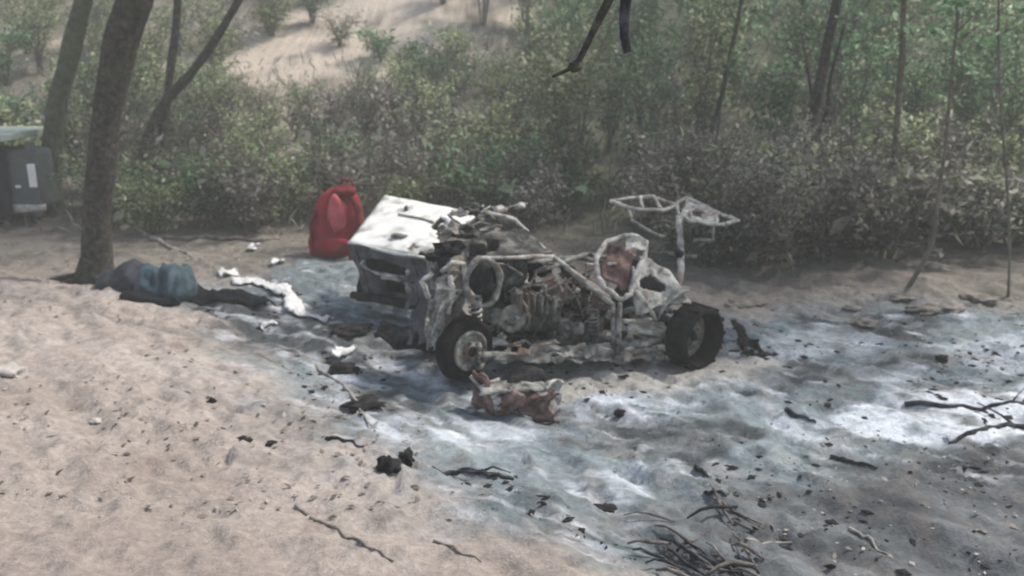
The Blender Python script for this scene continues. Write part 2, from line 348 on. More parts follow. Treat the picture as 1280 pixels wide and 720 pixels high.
# wheels
def wheel(c, ax, R0=.335, wd=.27, burnt=False):
    ax = Vector(ax).normalized()
    sq = (lambda th, t_: .03 * mnoise.noise(Vector((math.cos(th)*2, math.sin(th)*2, t_*5 + c[0])))) if not burnt else (lambda th, t_: .12 * mnoise.noise(Vector((math.cos(th)*2, math.sin(th)*2, t_*5 + c[0]))))
    h = wd / 2
    if not burnt: prof = [(-h, R0*.62), (-h, R0*.86), (-h*.8, R0*.97), (-h*.4, R0), (h*.4, R0), (h*.8, R0*.97), (h, R0*.88), (h*.97, R0*.83), (h*.5, R0*.79), (-h*.45, R0*.74)]
    else: prof = [(-h, R0*.55), (-h, R0*.86), (-h*.6, R0*.98), (h*.1, R0*.99), (h*.35, R0*.86), (h*.3, R0*.6)]
    ty = MB().lathe(c, ax, prof, 40, sq)
    if not burnt:                                            # tread lugs
        for k in range(26):
            th = 2*math.pi*k/26; a = ax.cross(UPV).normalized(); bb = ax.cross(a)
            d = a*math.cos(th) + bb*math.sin(th); s_ = ax.cross(d)
            rot = Matrix((ax, s_, d)).transposed()
            ty.box(Vector(c) + d*(R0*1.0) + ax*(h*.45 if k % 2 else -h*.45), (h*.9, .035, .022), rot)
    w_ = ty.build('wheel', M['rubber'], car, smooth=False)
    rp = [(-h*.4, R0*.74), (-h*.45, R0*.62), (-h*.30, R0*.40), (-h*.18, R0*.32), (-h*.18, R0*.16), (-h*.05, R0*.14), (-h*.05, .02)] if not burnt else [(h*.0, R0*.62), (h*.45, R0*.62), (h*.5, R0*.56), (h*.35, R0*.50), (h*.42, R0*.22), (h*.55, R0*.20), (h*.55, .03)]
    rim = MB().lathe(c, ax, rp, 32).build('rim', M['ash_metal'], w_, smooth=True)
    hb = MB().lathe(Vector(c) + ax*(h*(.56 if burnt else -.04)), ax, [(0, R0*.17), (.012, R0*.15), (.012, R0*.01)], 16).build('hub_cap', M['char'], w_)
    for k in range(5):
        nb = MB()
        a = ax.cross(UPV).normalized(); bb = ax.cross(a); th = 2*math.pi*k/5
        nb.lathe(Vector(c) + ax*(h*(.44 if burnt else -.2)) + (a*math.cos(th) + bb*math.sin(th))*R0*.27, ax, [(0, .018), (.02, .016), (.02, .001)], 8); nb.build('wheel_nut', M['dark_metal'], w_)
    return w_
g = lambda f, n: H(Lc(f, n, 0).x, Lc(f, n, 0).y)
wheel(Lc(0, 0, .33 + g(0, 0)), NN - AX * .38, .335, .31)
wheel(Lc(WB + .10, -.14, .40 + g(WB, 0)), NN - AX * .42, .32, .30, True)
wheel(Lc(0, -TRACK, .30 + g(0, -TRACK)), -NN)
wheel(Lc(WB, -TRACK, .24 + g(WB, -TRACK)), -NN, .29, .24, True)
def part(name, m, mb, smooth=False, solid=0, bevel=0, parent=None): return mb.build(name, M[m], parent or car, smooth, solid, bevel)
def tubes(name, m, lists, r=.022, n=7):
    for pts in lists:
        q = [Vector(p) for p in pts]; pp = [q[0]]
        for a, b_ in zip(q, q[1:]):
            for k in range(1, 4): pp.append(a.lerp(b_, k/3) + Vector([random.uniform(-.008, .008) for _ in range(3)]))
        part(name, m, MB().tube(pp, [r * random.uniform(.85, 1.15) for _ in pp], n), True)
def crump(a, f=3.0, s=0):
    return lambda u, v: Vector([a * mnoise.noise(Vector((u*f + s, v*f + k*9.1, s*1.3))) for k in range(3)])
# chassis
tubes('chassis_rail', 'ash_metal', [[Lc(WB+.35, -.15, .34), Lc(WB-.45, -.1, .26), Lc(.5, -.1, .25), Lc(-.25, -.2, .38)], [Lc(WB+.35, -1.1, .34), Lc(WB-.45, -1.15, .26), Lc(.5, -1.15, .25), Lc(-.25, -1.05, .38)]], .045, 8)
tubes('cross_member', 'dark_metal', [[Lc(f, -.12, .26), Lc(f, -1.12, .26)] for f in (.0, .55, 1.1, 1.65, 2.2, 2.6)], .032)
part('floor_pan', 'ash_metal', MB().sheet([Lc(1.75, -.1, .20), Lc(.4, -.1, .20), Lc(.4, -1.15, .20), Lc(1.75, -1.15, .20)], 16, 12, crump(.06, 5, 2)), True, .012)
part('sill', 'ash_metal', MB().sheet([VN(612,452,.0), VN(832,450,.0), VN(832,434,-.03), VN(640,430,-.05)], 34, 5, lambda u, v: crump(.06, 9, 4)(u, v) + crump(.04, 24, 8)(u, v), lambda u, v: mnoise.noise(Vector((u*14, v*3, 3))) > .3), False, .02)
part('axle', 'dark_metal', MB().tube([Lc(0, .0, .33), Lc(0, -TRACK, .31)], .04))
part('axle', 'dark_metal', MB().tube([Lc(WB, .0, .31), Lc(WB, -TRACK, .25)], .035))
# hood and nose
hA, hB, hC, hD = PZ(436,304,.93), PZ(481,245,1.26), PZ(600,268,1.17), PZ(530,322,.86)
def hd(u, v): return Vector((0, 0, .05*math.sin(math.pi*u)*math.sin(math.pi*v) - .05*max(0, u-.6)*mnoise.noise(Vector((u*9, v*9, 1)))*4 + .012*mnoise.noise(Vector((u*5, v*6, 3)))))
hood = part('hood', 'hood_white', MB().sheet([hA, hD, hC, hB], 26, 22, hd, lambda u, v: u > .72 and mnoise.noise(Vector((u*6, v*7, 2))) > .32 - (u-.72)*1.4), True, .03)
for k in range(1, 2):                                       # louvre on the hood
    a = hA.lerp(hB, .42 + .16*k); d_ = hD.lerp(hC, .42 + .16*k); p0 = a.lerp(d_, .33) + UPV*.075; p1 = a.lerp(d_, .74) + UPV*.06
    part('louvre', 'ash_metal', MB().tube([p0, p0.lerp(p1, .5)+UPV*.01, p1], .014, 6), parent=hood)
part('latch', 'dark_metal', MB().blob(hA.lerp(hB, .72).lerp(hD.lerp(hC, .72), .36) + UPV*.07, (.035, .05, .05), 3, .3, 1), parent=hood)
part('latch', 'ash_metal', MB().blob(hA.lerp(hB, .2).lerp(hD.lerp(hC, .2), .55) + UPV*.07, (.10, .06, .025), 4, .5, 2), parent=hood)
fA, fD = hA - UPV*.02, hD - UPV*.02
bA, bD = PZ(455,412,.10) , PZ(560,436,.16)
bA = Vector((fA.x + .14, fA.y + .12, .27)); bD = Vector((fD.x + .12, fD.y + .07, .30))
def nose_hole(u, v):
    return ((u-.45)/.30)**2 + ((v-.66)/.15)**2 < 1 or (.36 < u < .62 and .10 < v < .42)
nose = part('nose_panel', 'panel_grey', MB().sheet([bA, bD, fD, fA], 30, 34, crump(.045, 3, 6), nose_hole), False, .025)
def on_nose(u, v, out=.03):
    p = bA.lerp(bD, u).lerp(fA.lerp(fD, u), v); nrm = (bD - bA).cross(fA - bA).normalized(); return p + nrm * out
pts = [on_nose(.45 + .31*math.cos(a), .66 + .16*math.sin(a), .03) for a in [R(q) for q in range(150, 380, 12)]]
part('lamp_surround', 'pale_metal', MB().tube(pts, [.018 + .012*math.sin(i*.8) for i in range(len(pts))], 8), True, parent=nose)
part('lamp_surround', 'pale_metal', MB().tube([on_nose(.36, .44, .03), on_nose(.5, .46, .03), on_nose(.62, .44, .03)], .024, 6), True, parent=nose)
back = (bD - bA).cross(fA - bA).normalized() * -.35
part('lamp_housing', 'char', MB().sheet([bA + back*.7 - UPV*.25 - (bD-bA)*.3, bD + back*.7 - UPV*.25 + (bD-bA)*.2, fD + back*.7 - UPV*.05 + (bD-bA)*.1, fA + back*.7 - UPV*.05], 4, 4, crump(.05)), False, .02, parent=nose)
part('side_panel', 'panel_grey', MB().sheet([bD, bD + (hC-hD)*.5 - UPV*.1, hC - UPV*.2 , fD], 12, 10, crump(.07, 3, 8), lambda u, v: ((u-.5)/.3)**2 + ((v-.45)/.3)**2 < 1), False, .02)
part('bumper', 'char', MB().tube([bA + Vector((-.15,0,-.02)), bA.lerp(bD, .5) + Vector((-.08,-.08,-.03)), bD + Vector((.05,-.05,-.04))], .05, 8), True)
part('hood_lip', 'hood_white', MB().tube([hA + UPV*.01, hA.lerp(hD, .3) + UPV*.0, hA.lerp(hD, .62) - UPV*.015, hD + UPV*.0], [.022, .02, .024, .018], 8), True, parent=hood)
for k in (.10, .86): part('seam_strip', 'dark_metal', MB().tube([on_nose(k, .06, .022), on_nose(k + .01, .5, .022), on_nose(k, .95, .022)], .009, 5), True, parent=nose)
part('number_bracket', 'ash_metal', MB().sheet([on_nose(.66, .2, .04), on_nose(.9, .18, .05), on_nose(.88, .4, .04), on_nose(.67, .42, .04)], 6, 5, crump(.03, 3, 61)), False, .012, parent=nose)
# near front corner: bent arch pieces, lamp ring
tubes('fender_strip', 'pale_metal', [[VN(536,372,-.35), VN(528,352,-.35), VN(540,342,-.4)], [VN(552,340,-.15), VN(566,328,-.15), VN(580,330,-.2), VN(582,350,-.2)], [VN(560,392,-.1), VN(566,365,-.12), VN(562,345,-.15)]], .026)
part('fender', 'ash_metal', MB().sheet([VN(540,420,-.05), VN(562,372,.0), VN(590,360,-.35), VN(556,352,-.5)], 10, 8, crump(.05, 4, 3)), True, .015)
c0 = VN(604,353,-.12); rp = [c0 + AX*(-.17*math.cos(a)) + UPV*(.23*math.sin(a)) + NN*.02*math.sin(3*a) for a in [2*math.pi*k/24 for k in range(25)]]
part('spring_ring', 'ash_metal', MB().tube(rp, [.030 + .008*math.sin(i) for i in range(25)], 7, False), True)
part('spring_core', 'char', MB().blob(c0 - NN*.1, (.13, .10, .19), 5, .3, 2), True)
# suspension in front
tubes('control_arm', 'ash_metal', [[Lc(WB, -.05, .42), Lc(WB-.12, -.5, .45)], [Lc(WB, -.02, .22), Lc(WB+.2, -.5, .28)], [Lc(WB, -.02, .22), Lc(WB-.3, -.5, .28)], [Lc(0, -.05, .34), Lc(.5, -.3, .26)]], .028)
tubes('strut', 'dark_metal', [[Lc(WB-.03, -.15, .4), Lc(WB-.06, -.35, .85)], [Lc(WB-.03, -1.1, .4), Lc(WB-.06, -.95, .8)]], .05, 9)
# dash and windscreen frame
part('dashboard', 'dark_metal', MB().sheet([VN(584,326,-.35), VN(690,318,-.45), VN(650,283,-.8), VN(592,296,-.7)], 14, 8, crump(.05, 4, 11)), False, .04)
part('dashboard_opening', 'char', MB().box(VN(596,312,-.40), (.16, .05, .14), Matrix.Rotation(YAW, 3, 'Z'), .02))
part('dashboard_opening', 'char', MB().box(VN(616,304,-.46), (.12, .05, .10), Matrix.Rotation(YAW, 3, 'Z'), .02))
tubes('windscreen_frame', 'pale_metal', [[VN(645,276,-.8), VN(664,296,-.7), VN(688,318,-.5), VN(708,332,-.35), VN(760,372,-.1)], [VN(562,268,-.95), VN(600,262,-.95), VN(645,276,-.8)], [VN(596,322,-.3), VN(640,322,-.3), VN(690,320,-.4)]], .020)
for i, (u, v, n, s_, m) in enumerate([(575,266,-.8,.06,'pale_metal'), (590,262,-.9,.09,'dark_metal'), (608,270,-.9,.08,'dark_metal'), (624,262,-.95,.055,'pale_metal'), (634,274,-.9,.06,'pale_metal'), (565,285,-.6,.09,'ash_metal'), (580,290,-.6,.10,'dark_metal'), (560,310,-.5,.10,'char'), (545,322,-.5,.08,'char'), (612,286,-.8,.07,'ash_metal'), (650,258,-1.0,.045,'pale_metal')]):
    part('burnt_scrap', m, MB().blob(VN(u, v, n), (s_*1.3, s_, s_*.7), i+20, .6, 2, 2.4))
part('nose_shade_sheet', 'char', MB().sheet([VN(470,424,-.75), VN(568,446,-.25), VN(575,418,-.5), VN(480,404,-1.0)], 14, 8, crump(.10, 4, 71)), False, .03)  # dark sheet added for the shadow and char under the nose
part('wheel_housing', 'panel_grey', MB().sheet([VN(508,428,-.45), VN(556,436,-.3), VN(560,350,-.45), VN(512,345,-.6)], 12, 14, crump(.07, 3, 77), lambda u, v: mnoise.noise(Vector((u*4, v*4, 19))) > .28), False, .02)
tubes('hanging_wire', 'ash_metal', [[VN(548,312,-.5), VN(566,290,-.6), VN(590,276,-.8), VN(612,258,-.95)], [VN(560,268,-.9), VN(580,284,-.7), VN(600,278,-.8), VN(628,282,-.8)], [VN(575,262,-.9), VN(597,270,-.9), VN(605,256,-.95)], [VN(620,264,-.95), VN(640,258,-1), VN(660,254,-1)]], .012, 5)
part('firewall', 'char', MB().sheet([VN(596,440,-.75), VN(770,440,-.75), VN(752,338,-.95), VN(598,316,-.8)], 26, 16, crump(.16, 6, 31), lambda u, v: v > .8 and u > .55 and mnoise.noise(Vector((u*9, v*3, 4))) > 0), False, .03)
part('tunnel', 'dark_metal', MB().sheet([VN(600,400,-.25), VN(760,425,-.25), VN(740,372,-.6), VN(620,350,-.6)], 22, 12, crump(.15, 7, 37), lambda u, v: mnoise.noise(Vector((u*7, v*5, 6))) > .02), False, .02)
part('inner_wing', 'ash_metal', MB().sheet([VN(530,436,-.2), VN(572,432,-.1), VN(590,330,-.45), VN(540,326,-.5)], 12, 14, crump(.09, 5, 41), lambda u, v: mnoise.noise(Vector((u*5, v*5, 9))) > .22), False, .02)
# engine and burnt clutter between dash and seats
random.seed(21)
eng = part('engine', 'dark_metal', MB().box(VN(668,392,-.5), (.46, .34, .30), Matrix.Rotation(YAW, 3, 'Z') @ Matrix.Rotation(.12, 3, 'Y'), .03), False, 0, .02)
for k in range(6): part('cooling_fin', 'ash_metal', MB().box(VN(646 + k*8, 372 + k*1.5, -.34), (.02, .30, .16), Matrix.Rotation(YAW + random.uniform(-.1, .1), 3, 'Z'), .012), parent=eng)
part('flywheel', 'ash_metal', MB().lathe(VN(640,398,-.28), NN, [(0, .14), (.03, .14), (.035, .10), (.02, .06), (.05, .04), (.05, .002)], 22), True, parent=eng)
part('gearbox', 'ash_metal', MB().blob(VN(712,412,-.4), (.17, .14, .12), 4, .35, 3, 1.5), True)
part('fuel_tank', 'dark_metal', MB().blob(VN(640,345,-.6), (.17, .14, .16), 6, .3, 3, 1.2), True)
part('air_box', 'ash_metal', MB().sheet([VN(676,378,-.5), VN(724,384,-.45), VN(716,348,-.65), VN(672,344,-.65)], 10, 8, crump(.06, 4, 51), lambda u, v: mnoise.noise(Vector((u*5, v*5, 2))) > .3), False, .015)
part('coil_spring', 'ash_metal', MB().tube([VN(742,400,-.3) + AX*(.055*math.cos(k*.6)) + NN*(.055*math.sin(k*.6)) + UPV*(.004*k - .14) for k in range(64)], .011, 5), True)
part('coil_spring', 'pale_metal', MB().tube([VN(594,388,-.25) + AX*(.06*math.cos(k*.6)) + NN*(.06*math.sin(k*.6)) + UPV*(.005*k - .12) for k in range(60)], .012, 5), True)
for i in range(46):
    u, v, n = random.uniform(606, 765), random.uniform(326, 440), random.uniform(-.75, -.12)
    v = max(v, 326 + max(0, u - 650)*.42)
    pts = [(u, v)]; du, dv = random.gauss(0, 14), random.gauss(0, 11)
    for k in range(random.randint(2, 4)): pts.append((min(770, max(604, pts[-1][0] + du + random.uniform(-9, 9))), min(444, max(330, pts[-1][1] + dv + random.uniform(-8, 8)))))
    tubes(random.choice(['bent_pipe', 'bent_pipe', 'burnt_cable']), random.choice(['ash_metal', 'ash_metal', 'dark_metal', 'pale_metal', 'rust']), [[VN(a, b_, n + random.uniform(-.1, .1)) for a, b_ in pts]], random.uniform(.006, .017), 6)
for i in range(14):                                             # torn sheet-metal flakes
    u, v = random.uniform(610, 770), random.uniform(352, 445); n = random.uniform(-.55, -.15); du, dv = random.uniform(6, 14), random.uniform(5, 11)
    part('torn_flake', random.choice(['ash_metal', 'dark_metal', 'rust', 'pale_metal']), MB().sheet([VN(u-du, v+dv, n), VN(u+du, v+dv*.6, n-.05), VN(u+du*.7, v-dv, n-.15), VN(u-du*.8, v-dv*.5, n-.1)], 6, 6, crump(.07, 3, i*3.7), lambda a, b_: mnoise.noise(Vector((a*4, b_*4, i*2.2))) > .25), True, .01)
part('exhaust_pot', 'pale_metal', MB().blob(VN(722,363,-.3), (.03, .03, .028), 3, .2, 2), True)
tubes('steering_column', 'ash_metal', [[VN(668,340,-.5), VN(700,330,-.55), VN(735,318,-.6), VN(760,322,-.6)]], .026)
tubes('side_bar', 'ash_metal', [[VN(705,332,-.3), VN(745,365,-.12), VN(765,380,-.08), VN(768,432,-.05)], [VN(775,378,-.08), VN(772,440,-.02)], [VN(660,330,-.7), VN(715,322,-.8), VN(752,326,-.75)]], .028)
# seat hoop with rusted back, rear quarter panel with holes
tubes('seat_hoop', 'pale_metal', [[VN(746,346,-.25), VN(744,325,-.35), VN(758,303,-.5), VN(790,294,-.5), VN(808,303,-.4), VN(806,322,-.3), VN(793,345,-.2), VN(788,368,-.1), VN(776,374,-.1), VN(756,360,-.18), VN(746,346,-.25)]], .030, 8)
part('seat_back', 'rust', MB().sheet([VN(752,348,-.3), VN(784,366,-.2), VN(796,308,-.5), VN(760,306,-.55)], 10, 10, crump(.04, 3, 5)), True, .02)
part('seat_bracket', 'pale_metal', MB().sheet([VN(785,312,-.3), VN(808,312,-.3), VN(806,296,-.35), VN(782,298,-.4)], 5, 4, crump(.04, 3, 15)), False, .015)
q4 = [VN(792,392,-.08), VN(862,380,-.08), VN(836,338,-.28), VN(792,318,-.28)]
def rq_hole(u, v): return ((u-.42)/.30)**2 + ((v-.52)/.20)**2 < 1 or ((u-.10)/.12)**2 + ((v-.88)/.11)**2 < 1
rq = part('rear_quarter_panel', 'pale_metal', MB().sheet(q4, 32, 30, crump(.05, 2.5, 9), rq_hole), True, .025)
part('inner_lining', 'char', MB().sheet([p - NN*.30 - UPV*.04 for p in q4], 6, 6, crump(.05)), False, .02, parent=rq)
part('wheel_arch', 'ash_metal', MB().lathe(Lc(0, -.16, .36), NN, [(-.1, .42), (.12, .43)], 36).sheet([VN(810,396,-.1), VN(835,420,-.1), VN(840,385,-.12), VN(822,380,-.14)], 4, 4, crump(.03)), True, .012)
for o_ in [o_ for o_ in car.children if o_.name.startswith('wheel_arch')]:
    bm = bmesh.new(); bm.from_mesh(o_.data)
    bmesh.ops.delete(bm, geom=[v_ for v_ in bm.verts if v_.co.z < .50 or (v_.co - Lc(-.02, 0, 0)).dot(AX) < 0], context='VERTS'); bm.to_mesh(o_.data); bm.free()
tubes('rear_brace', 'pale_metal', [[VN(770,400,-.15), VN(800,402,-.2), VN(815,400,-.3)], [VN(775,410,-.1), VN(825,418,-.1)], [VN(795,365,-.1), VN(810,382,-.08), VN(820,400,-.08)]], .026)
part('rear_deck', 'ash_metal', MB().sheet([VN(780,432,-.1), VN(835,430,-.1), VN(830,402,-.6), VN(785,404,-.6)], 8, 6, crump(.04)), True, .02)
# bent cargo rack standing on a post
z = 1.36
rk = [[(765,252), (800,246), (818,245), (846,256), (828,263), (795,261), (765,252)], [(846,256), (856,247), (880,257), (905,270), (924,276), (898,280), (862,276), (850,268), (846,256)], [(818,246), (828,262)], [(872,256), (880,278)], [(800,247), (805,261)], [(856,248), (866,276)], [(893,264), (896,280)]]
rack_n = -.95
tubes('rack_bar', 'pale_metal', [[PZ(u + random.uniform(-2, 2), v + random.uniform(-1, 1), z + random.uniform(-.03, .03)) for u, v in k_] for k_ in rk], .021, 7)
part('rack_plate', 'pale_metal', MB().sheet([PZ(852,272,z), PZ(892,281,z-.02), PZ(900,268,z+.02), PZ(858,250,z+.02)], 8, 8, crump(.05, 3, 4), lambda u, v: ((u-.45)/.2)**2 + ((v-.35)/.16)**2 < 1), True, .02)
py = PZ(850,272,z).y
tubes('rack_post', 'pale_metal', [[PY(849,270,py), PY(850,295,py-.1), PY(852,318,py-.3), PY(850,345,py-.6), VN(846,376,-.35)]], .036, 8)
tubes('rack_brace', 'ash_metal', [[PY(786,264,py+.1), PY(790,276,py), PY(812,290,py), PY(830,296,py)], [PY(826,277,py), PY(838,278,py)], [PY(890,282,py), PY(892,300,py-.1), PY(868,300,py-.1)], [PY(836,316,py-.2), PY(870,322,py-.2)]], .022)
part('rack_clamp', 'char', MB().blob(PY(849,317,py-.36), (.05, .05, .05), 2, .3, 2))
# tail flap
part('mud_flap', 'char', MB().sheet([PG(916,448,.03), PG(957,446,.02), PG(936,430,.10), PG(914,418,.22)], 12, 10, crump(.12, 3, 2)), True, .03)
adopt(car)

# rusted front wing lying in front of the front wheel
wing = empty('rusted_wing_panel', PG(640, 520), 'crumpled reddish rusted wing panel lying before the front wheel', 'wing panel')
wz = PG(640, 520).z
def WQ(*a): return [PY(u, v, y) for u, v, y in a]
def wpart(name, m, mb, smooth=True, solid=.02): return mb.build(name, M[m], wing, smooth, solid)
y0 = PG(650, 524).y
wpart('outer_skin', 'rust', MB().sheet([PG(612,522,.02), PG(692,528,.02), PY(690,482,y0+.12), PY(625,488,y0+.12)], 22, 16, lambda u, v: crump(.10, 3, 2)(u, v) + crump(.05, 9, 5)(u, v), lambda u, v: ((u-.30)/.2)**2 + ((v-.25)/.25)**2 < 1 or mnoise.noise(Vector((u*5, v*5, 31))) > .42))
wpart('top_flange', 'ash_metal', MB().sheet([PY(600,492,y0+.10), PY(684,486,y0+.14), PY(676,476,y0+.42), PY(606,478,y0+.40)], 12, 6, crump(.05, 4, 7)))
wpart('inner_skin', 'char', MB().sheet([PY(632,482,y0+.35), PY(682,478,y0+.35), PY(680,460,y0+.5), PY(640,460,y0+.5)], 6, 4, crump(.04, 3, 9)))
wpart('side_bracket', 'rust', MB().sheet([PG(588,508,.02), PG(614,520,.02), PY(612,470,y0+.25), PY(590,464,y0+.35)], 8, 8, crump(.05, 4, 12)))
wpart('stay', 'pale_metal', MB().tube([PY(588,470,y0+.35), PY(600,484,y0+.3), PY(614,478,y0+.3), PY(624,474,y0+.35)], .018, 7), solid=0)
wpart('torn_edge', 'pale_metal', MB().sheet([PG(686,524,.02), PG(702,514,.02), PY(700,474,y0+.2), PY(684,478,y0+.14)], 6, 8, crump(.07, 4, 17)))
adopt(wing)

# ---------------------------------------------------------------- other things on the ground
# red bag
b0 = PG(416, 322); by = b0.y
red = empty('red_bag', b0, 'bulging red bag with pale front pocket standing behind the white hood', 'bag')
def rb(u, v, dy=0): return PY(u + 4, v, by + dy)
s = by / 1060
def bagshape(mb, c, r, seed): return mb.blob(c, r, seed, .22, 3, 1.3)
bm_ = MB()
prof = [(300,.30),(312,.95),(296,1.06),(275,1.02),(255,.86),(240,.62),(231,.30)]
pts = [rb(412 + (i*3 - 4), v, .05) for i, (v, k) in enumerate(prof)]
rings = []
for i, (v, k) in enumerate([(322,.55),(316,.92),(300,1.06),(282,1.02),(262,.92),(246,.74),(236,.42),(232,.12)]):
    c = rb(413 + i*1.3, v, .1); ring = []
    for q in range(20):
        th = 2*math.pi*q/20; k2 = k*(1 + .10*mnoise.noise(Vector((math.cos(th)*1.5, math.sin(th)*1.5, i*.5))))
        ring.append(c + Vector((math.copysign(abs(math.cos(th))**.75, math.cos(th))*.40*k2, math.copysign(abs(math.sin(th))**.75, math.sin(th))*.24*k2, 0)))
    rings.append(ring)
vs = [p for r_ in rings for p in r_]; fs = [(i*20+q, i*20+(q+1) % 20, (i+1)*20+(q+1) % 20, (i+1)*20+q) for i in range(7) for q in range(20)] + [tuple(range(19, -1, -1)), tuple(140+q for q in range(20))]
MB().add(vs, fs).build('bag_body', M['red_fabric'], red, True)
bagshape(MB(), rb(418, 266, -.15), (.15, .10, .28), 3).build('front_pocket', M['red_pale'], red, True)
bagshape(MB(), rb(412, 306, -.13), (.26, .12, .13), 8).build('lower_pocket', M['red_fabric'], red, True)
bagshape(MB(), rb(427, 240, .02), (.19, .2, .11), 5).build('top_flap', M['red_dark'], red, True)
MB().tube([rb(436,246,-.1), rb(444,262,-.15), rb(443,290,-.2), rb(436,310,-.2), rb(434,334,-.3)], [.05,.06,.06,.05,.03], 8).build('shoulder_strap', M['red_dark'], red, True)
MB().tube([rb(392,262,-.05), rb(384,280,-.12), rb(388,306,-.15)], .03, 7).build('shoulder_strap', M['red_dark'], red, True)
MB().tube([rb(420,232,.05), rb(424,225,.05), rb(434,225,.05), rb(438,233,.05)], .022, 7).build('grab_handle', M['red_dark'], red, True)
adopt(red)
# rolled tarp beside the trunk
t0 = PG(160, 366); t1 = PG(242, 372)
tarp = empty('rolled_tarp', PG(195, 372), 'teal blue rolled tarp bundle lying at the foot of the big trunk', 'tarp')
def roll(mb, a, b_, r, seed, n=22, m=14):
    a = Vector(a); b_ = Vector(b_); ax = (b_ - a).normalized(); sd_ = ax.cross(UPV).normalized(); vs = []; fs = []
    for i in range(n + 1):
        k = i / n; c = a.lerp(b_, k); e_ = min(1, (min(k, 1-k) * 5 + .12)) ** .5
        for q in range(m):
            th = 2*math.pi*q/m; rr = r*e_*(1 + .55*mnoise.noise(Vector((k*2.4, math.cos(th)*.9 + seed, math.sin(th)*.9))) + .30*mnoise.noise(Vector((k*9, math.cos(th)*2.5 + seed, math.sin(th)*2.5))))
            vs.append(c + sd_*math.cos(th)*rr*1.2 + UPV*(max(math.sin(th), -.6)*rr*.95 + r*.52))
    for i in range(n):
        for q in range(m): fs.append((i*m+q, i*m+(q+1) % m, (i+1)*m+(q+1) % m, (i+1)*m+q))
    return mb.add(vs, fs + [tuple(range(m-1, -1, -1)), tuple(n*m+q for q in range(m))])
roll(MB(), PG(172, 370, -.03), PG(247, 375, -.02), .30, 1, 34, 24).build('roll', M['teal_tarp'], tarp, True)
roll(MB(), PG(130, 358, -.04), PG(196, 370, -.02), .25, 4, 30, 22).build('loose_end', M['purple_tarp'], tarp, True)
roll(MB(), PG(150, 374, -.05), PG(225, 379, -.06), .10, 7, 26, 16).build('loose_fold', M['black_sheet'], tarp, True)
for u in ():
    c = PG(u, 371); MB().tube([c + Vector((.0, .27*math.cos(a), .18 + .245*math.sin(a))) for a in [2*math.pi*k/16 for k in range(17)]], .022, 6, False).build('strap', M['black_sheet'], tarp, True)
adopt(tarp)
def ground_sheet(pix, nu, nv, lift, amp, seed):
    A, B, C, D = [PZ(u, v, 0) for u, v in pix]; mb = MB(); vs = []; fs = []
    for j in range(nv + 1):
        for i in range(nu + 1):
            u = i/nu; v = j/nv; p = A*(1-u)*(1-v) + B*u*(1-v) + C*u*v + D*(1-u)*v
            p.x += .10*mnoise.noise(Vector((u*3, v*3, seed))); p.y += .10*mnoise.noise(Vector((u*3, v*3, seed + 5)))
            p.z = H(p.x, p.y) + lift + amp*abs(mnoise.noise(Vector((u*7, v*4, seed + 9)))); vs.append(p)
    for j in range(nv):
        for i in range(nu): k = j*(nu+1)+i; fs.append((k, k+1, k+nu+2, k+nu+1))
    return mb.add(vs, fs)
tag(ground_sheet([(140,372), (345,390), (325,374), (160,362)], 34, 10, .03, .16, 3).build('black_groundsheet', M['black_sheet'], None, True, .012), 'crumpled black groundsheet spread out under the teal tarp roll', 'sheet')
def ribbon(pix, wd, seed):
    c = [PG(u, v) for u, v in pix]; mb = MB(); pts = []
    for a, b_ in zip(c, c[1:]):
        for k in range(6): pts.append(a.lerp(b_, k/6))
    pts.append(c[-1]); vs = []; fs = []; m = 7
    for i, p in enumerate(pts):
        t_ = (pts[min(i+1, len(pts)-1)] - pts[max(i-1, 0)]).normalized(); sd_ = t_.cross(UPV).normalized()
        ww = wd*(.7 + .7*abs(mnoise.noise(Vector((i*.35, seed, 0)))))*(1.3 if i % 11 < 5 else .8)
        for k in range(m):
            q = p + sd_*ww*((k/(m-1)) - .5); q.z = H(q.x, q.y) + .03 + .11*abs(mnoise.noise(Vector((i*.5, k*.8, seed))))*(1 - abs(k/(m-1)-.5))
            vs.append(q)
    for i in range(len(pts)-1):
        for k in range(m-1): fs.append((i*m+k, i*m+k+1, (i+1)*m+k+1, (i+1)*m+k))
    return mb.add(vs, fs)
tag(ribbon([(290,352), (320,354), (345,362), (362,372), (368,388), (378,396), (412,402)], .22, 2).build('white_cloth', M['white_cloth'], None, True, .012), 'long crumpled white cloth strip winding over the dark ash', 'cloth')
for (u, v, s_, lab) in [(284, 344, .16, 'small white scrap lying off the upper end of the cloth strip'), (428, 444, .13, 'white scrap in the dark ash beside the nose'), (346, 330, .10, 'white scrap nearest the red bag on bare soil'), (318, 311, .10, 'white scrap beside the fallen log behind the tarp'), (331, 410, .09, 'pale scrap below the long white cloth strip')]:
    p = PG(u, v); rot = random.uniform(0, 3)
    mb = MB().sheet([p + Matrix.Rotation(rot, 3, 'Z') @ Vector((a*s_, b_*s_*.7, .05)) for a, b_ in ((-1,-1), (1,-1), (1,1), (-1,1))], 6, 6, crump(.10, 2.5, u))
    tag(mb.build('white_scrap', M['white_cloth'], None, True, .012), lab, 'scrap', 'white scraps on the ground')
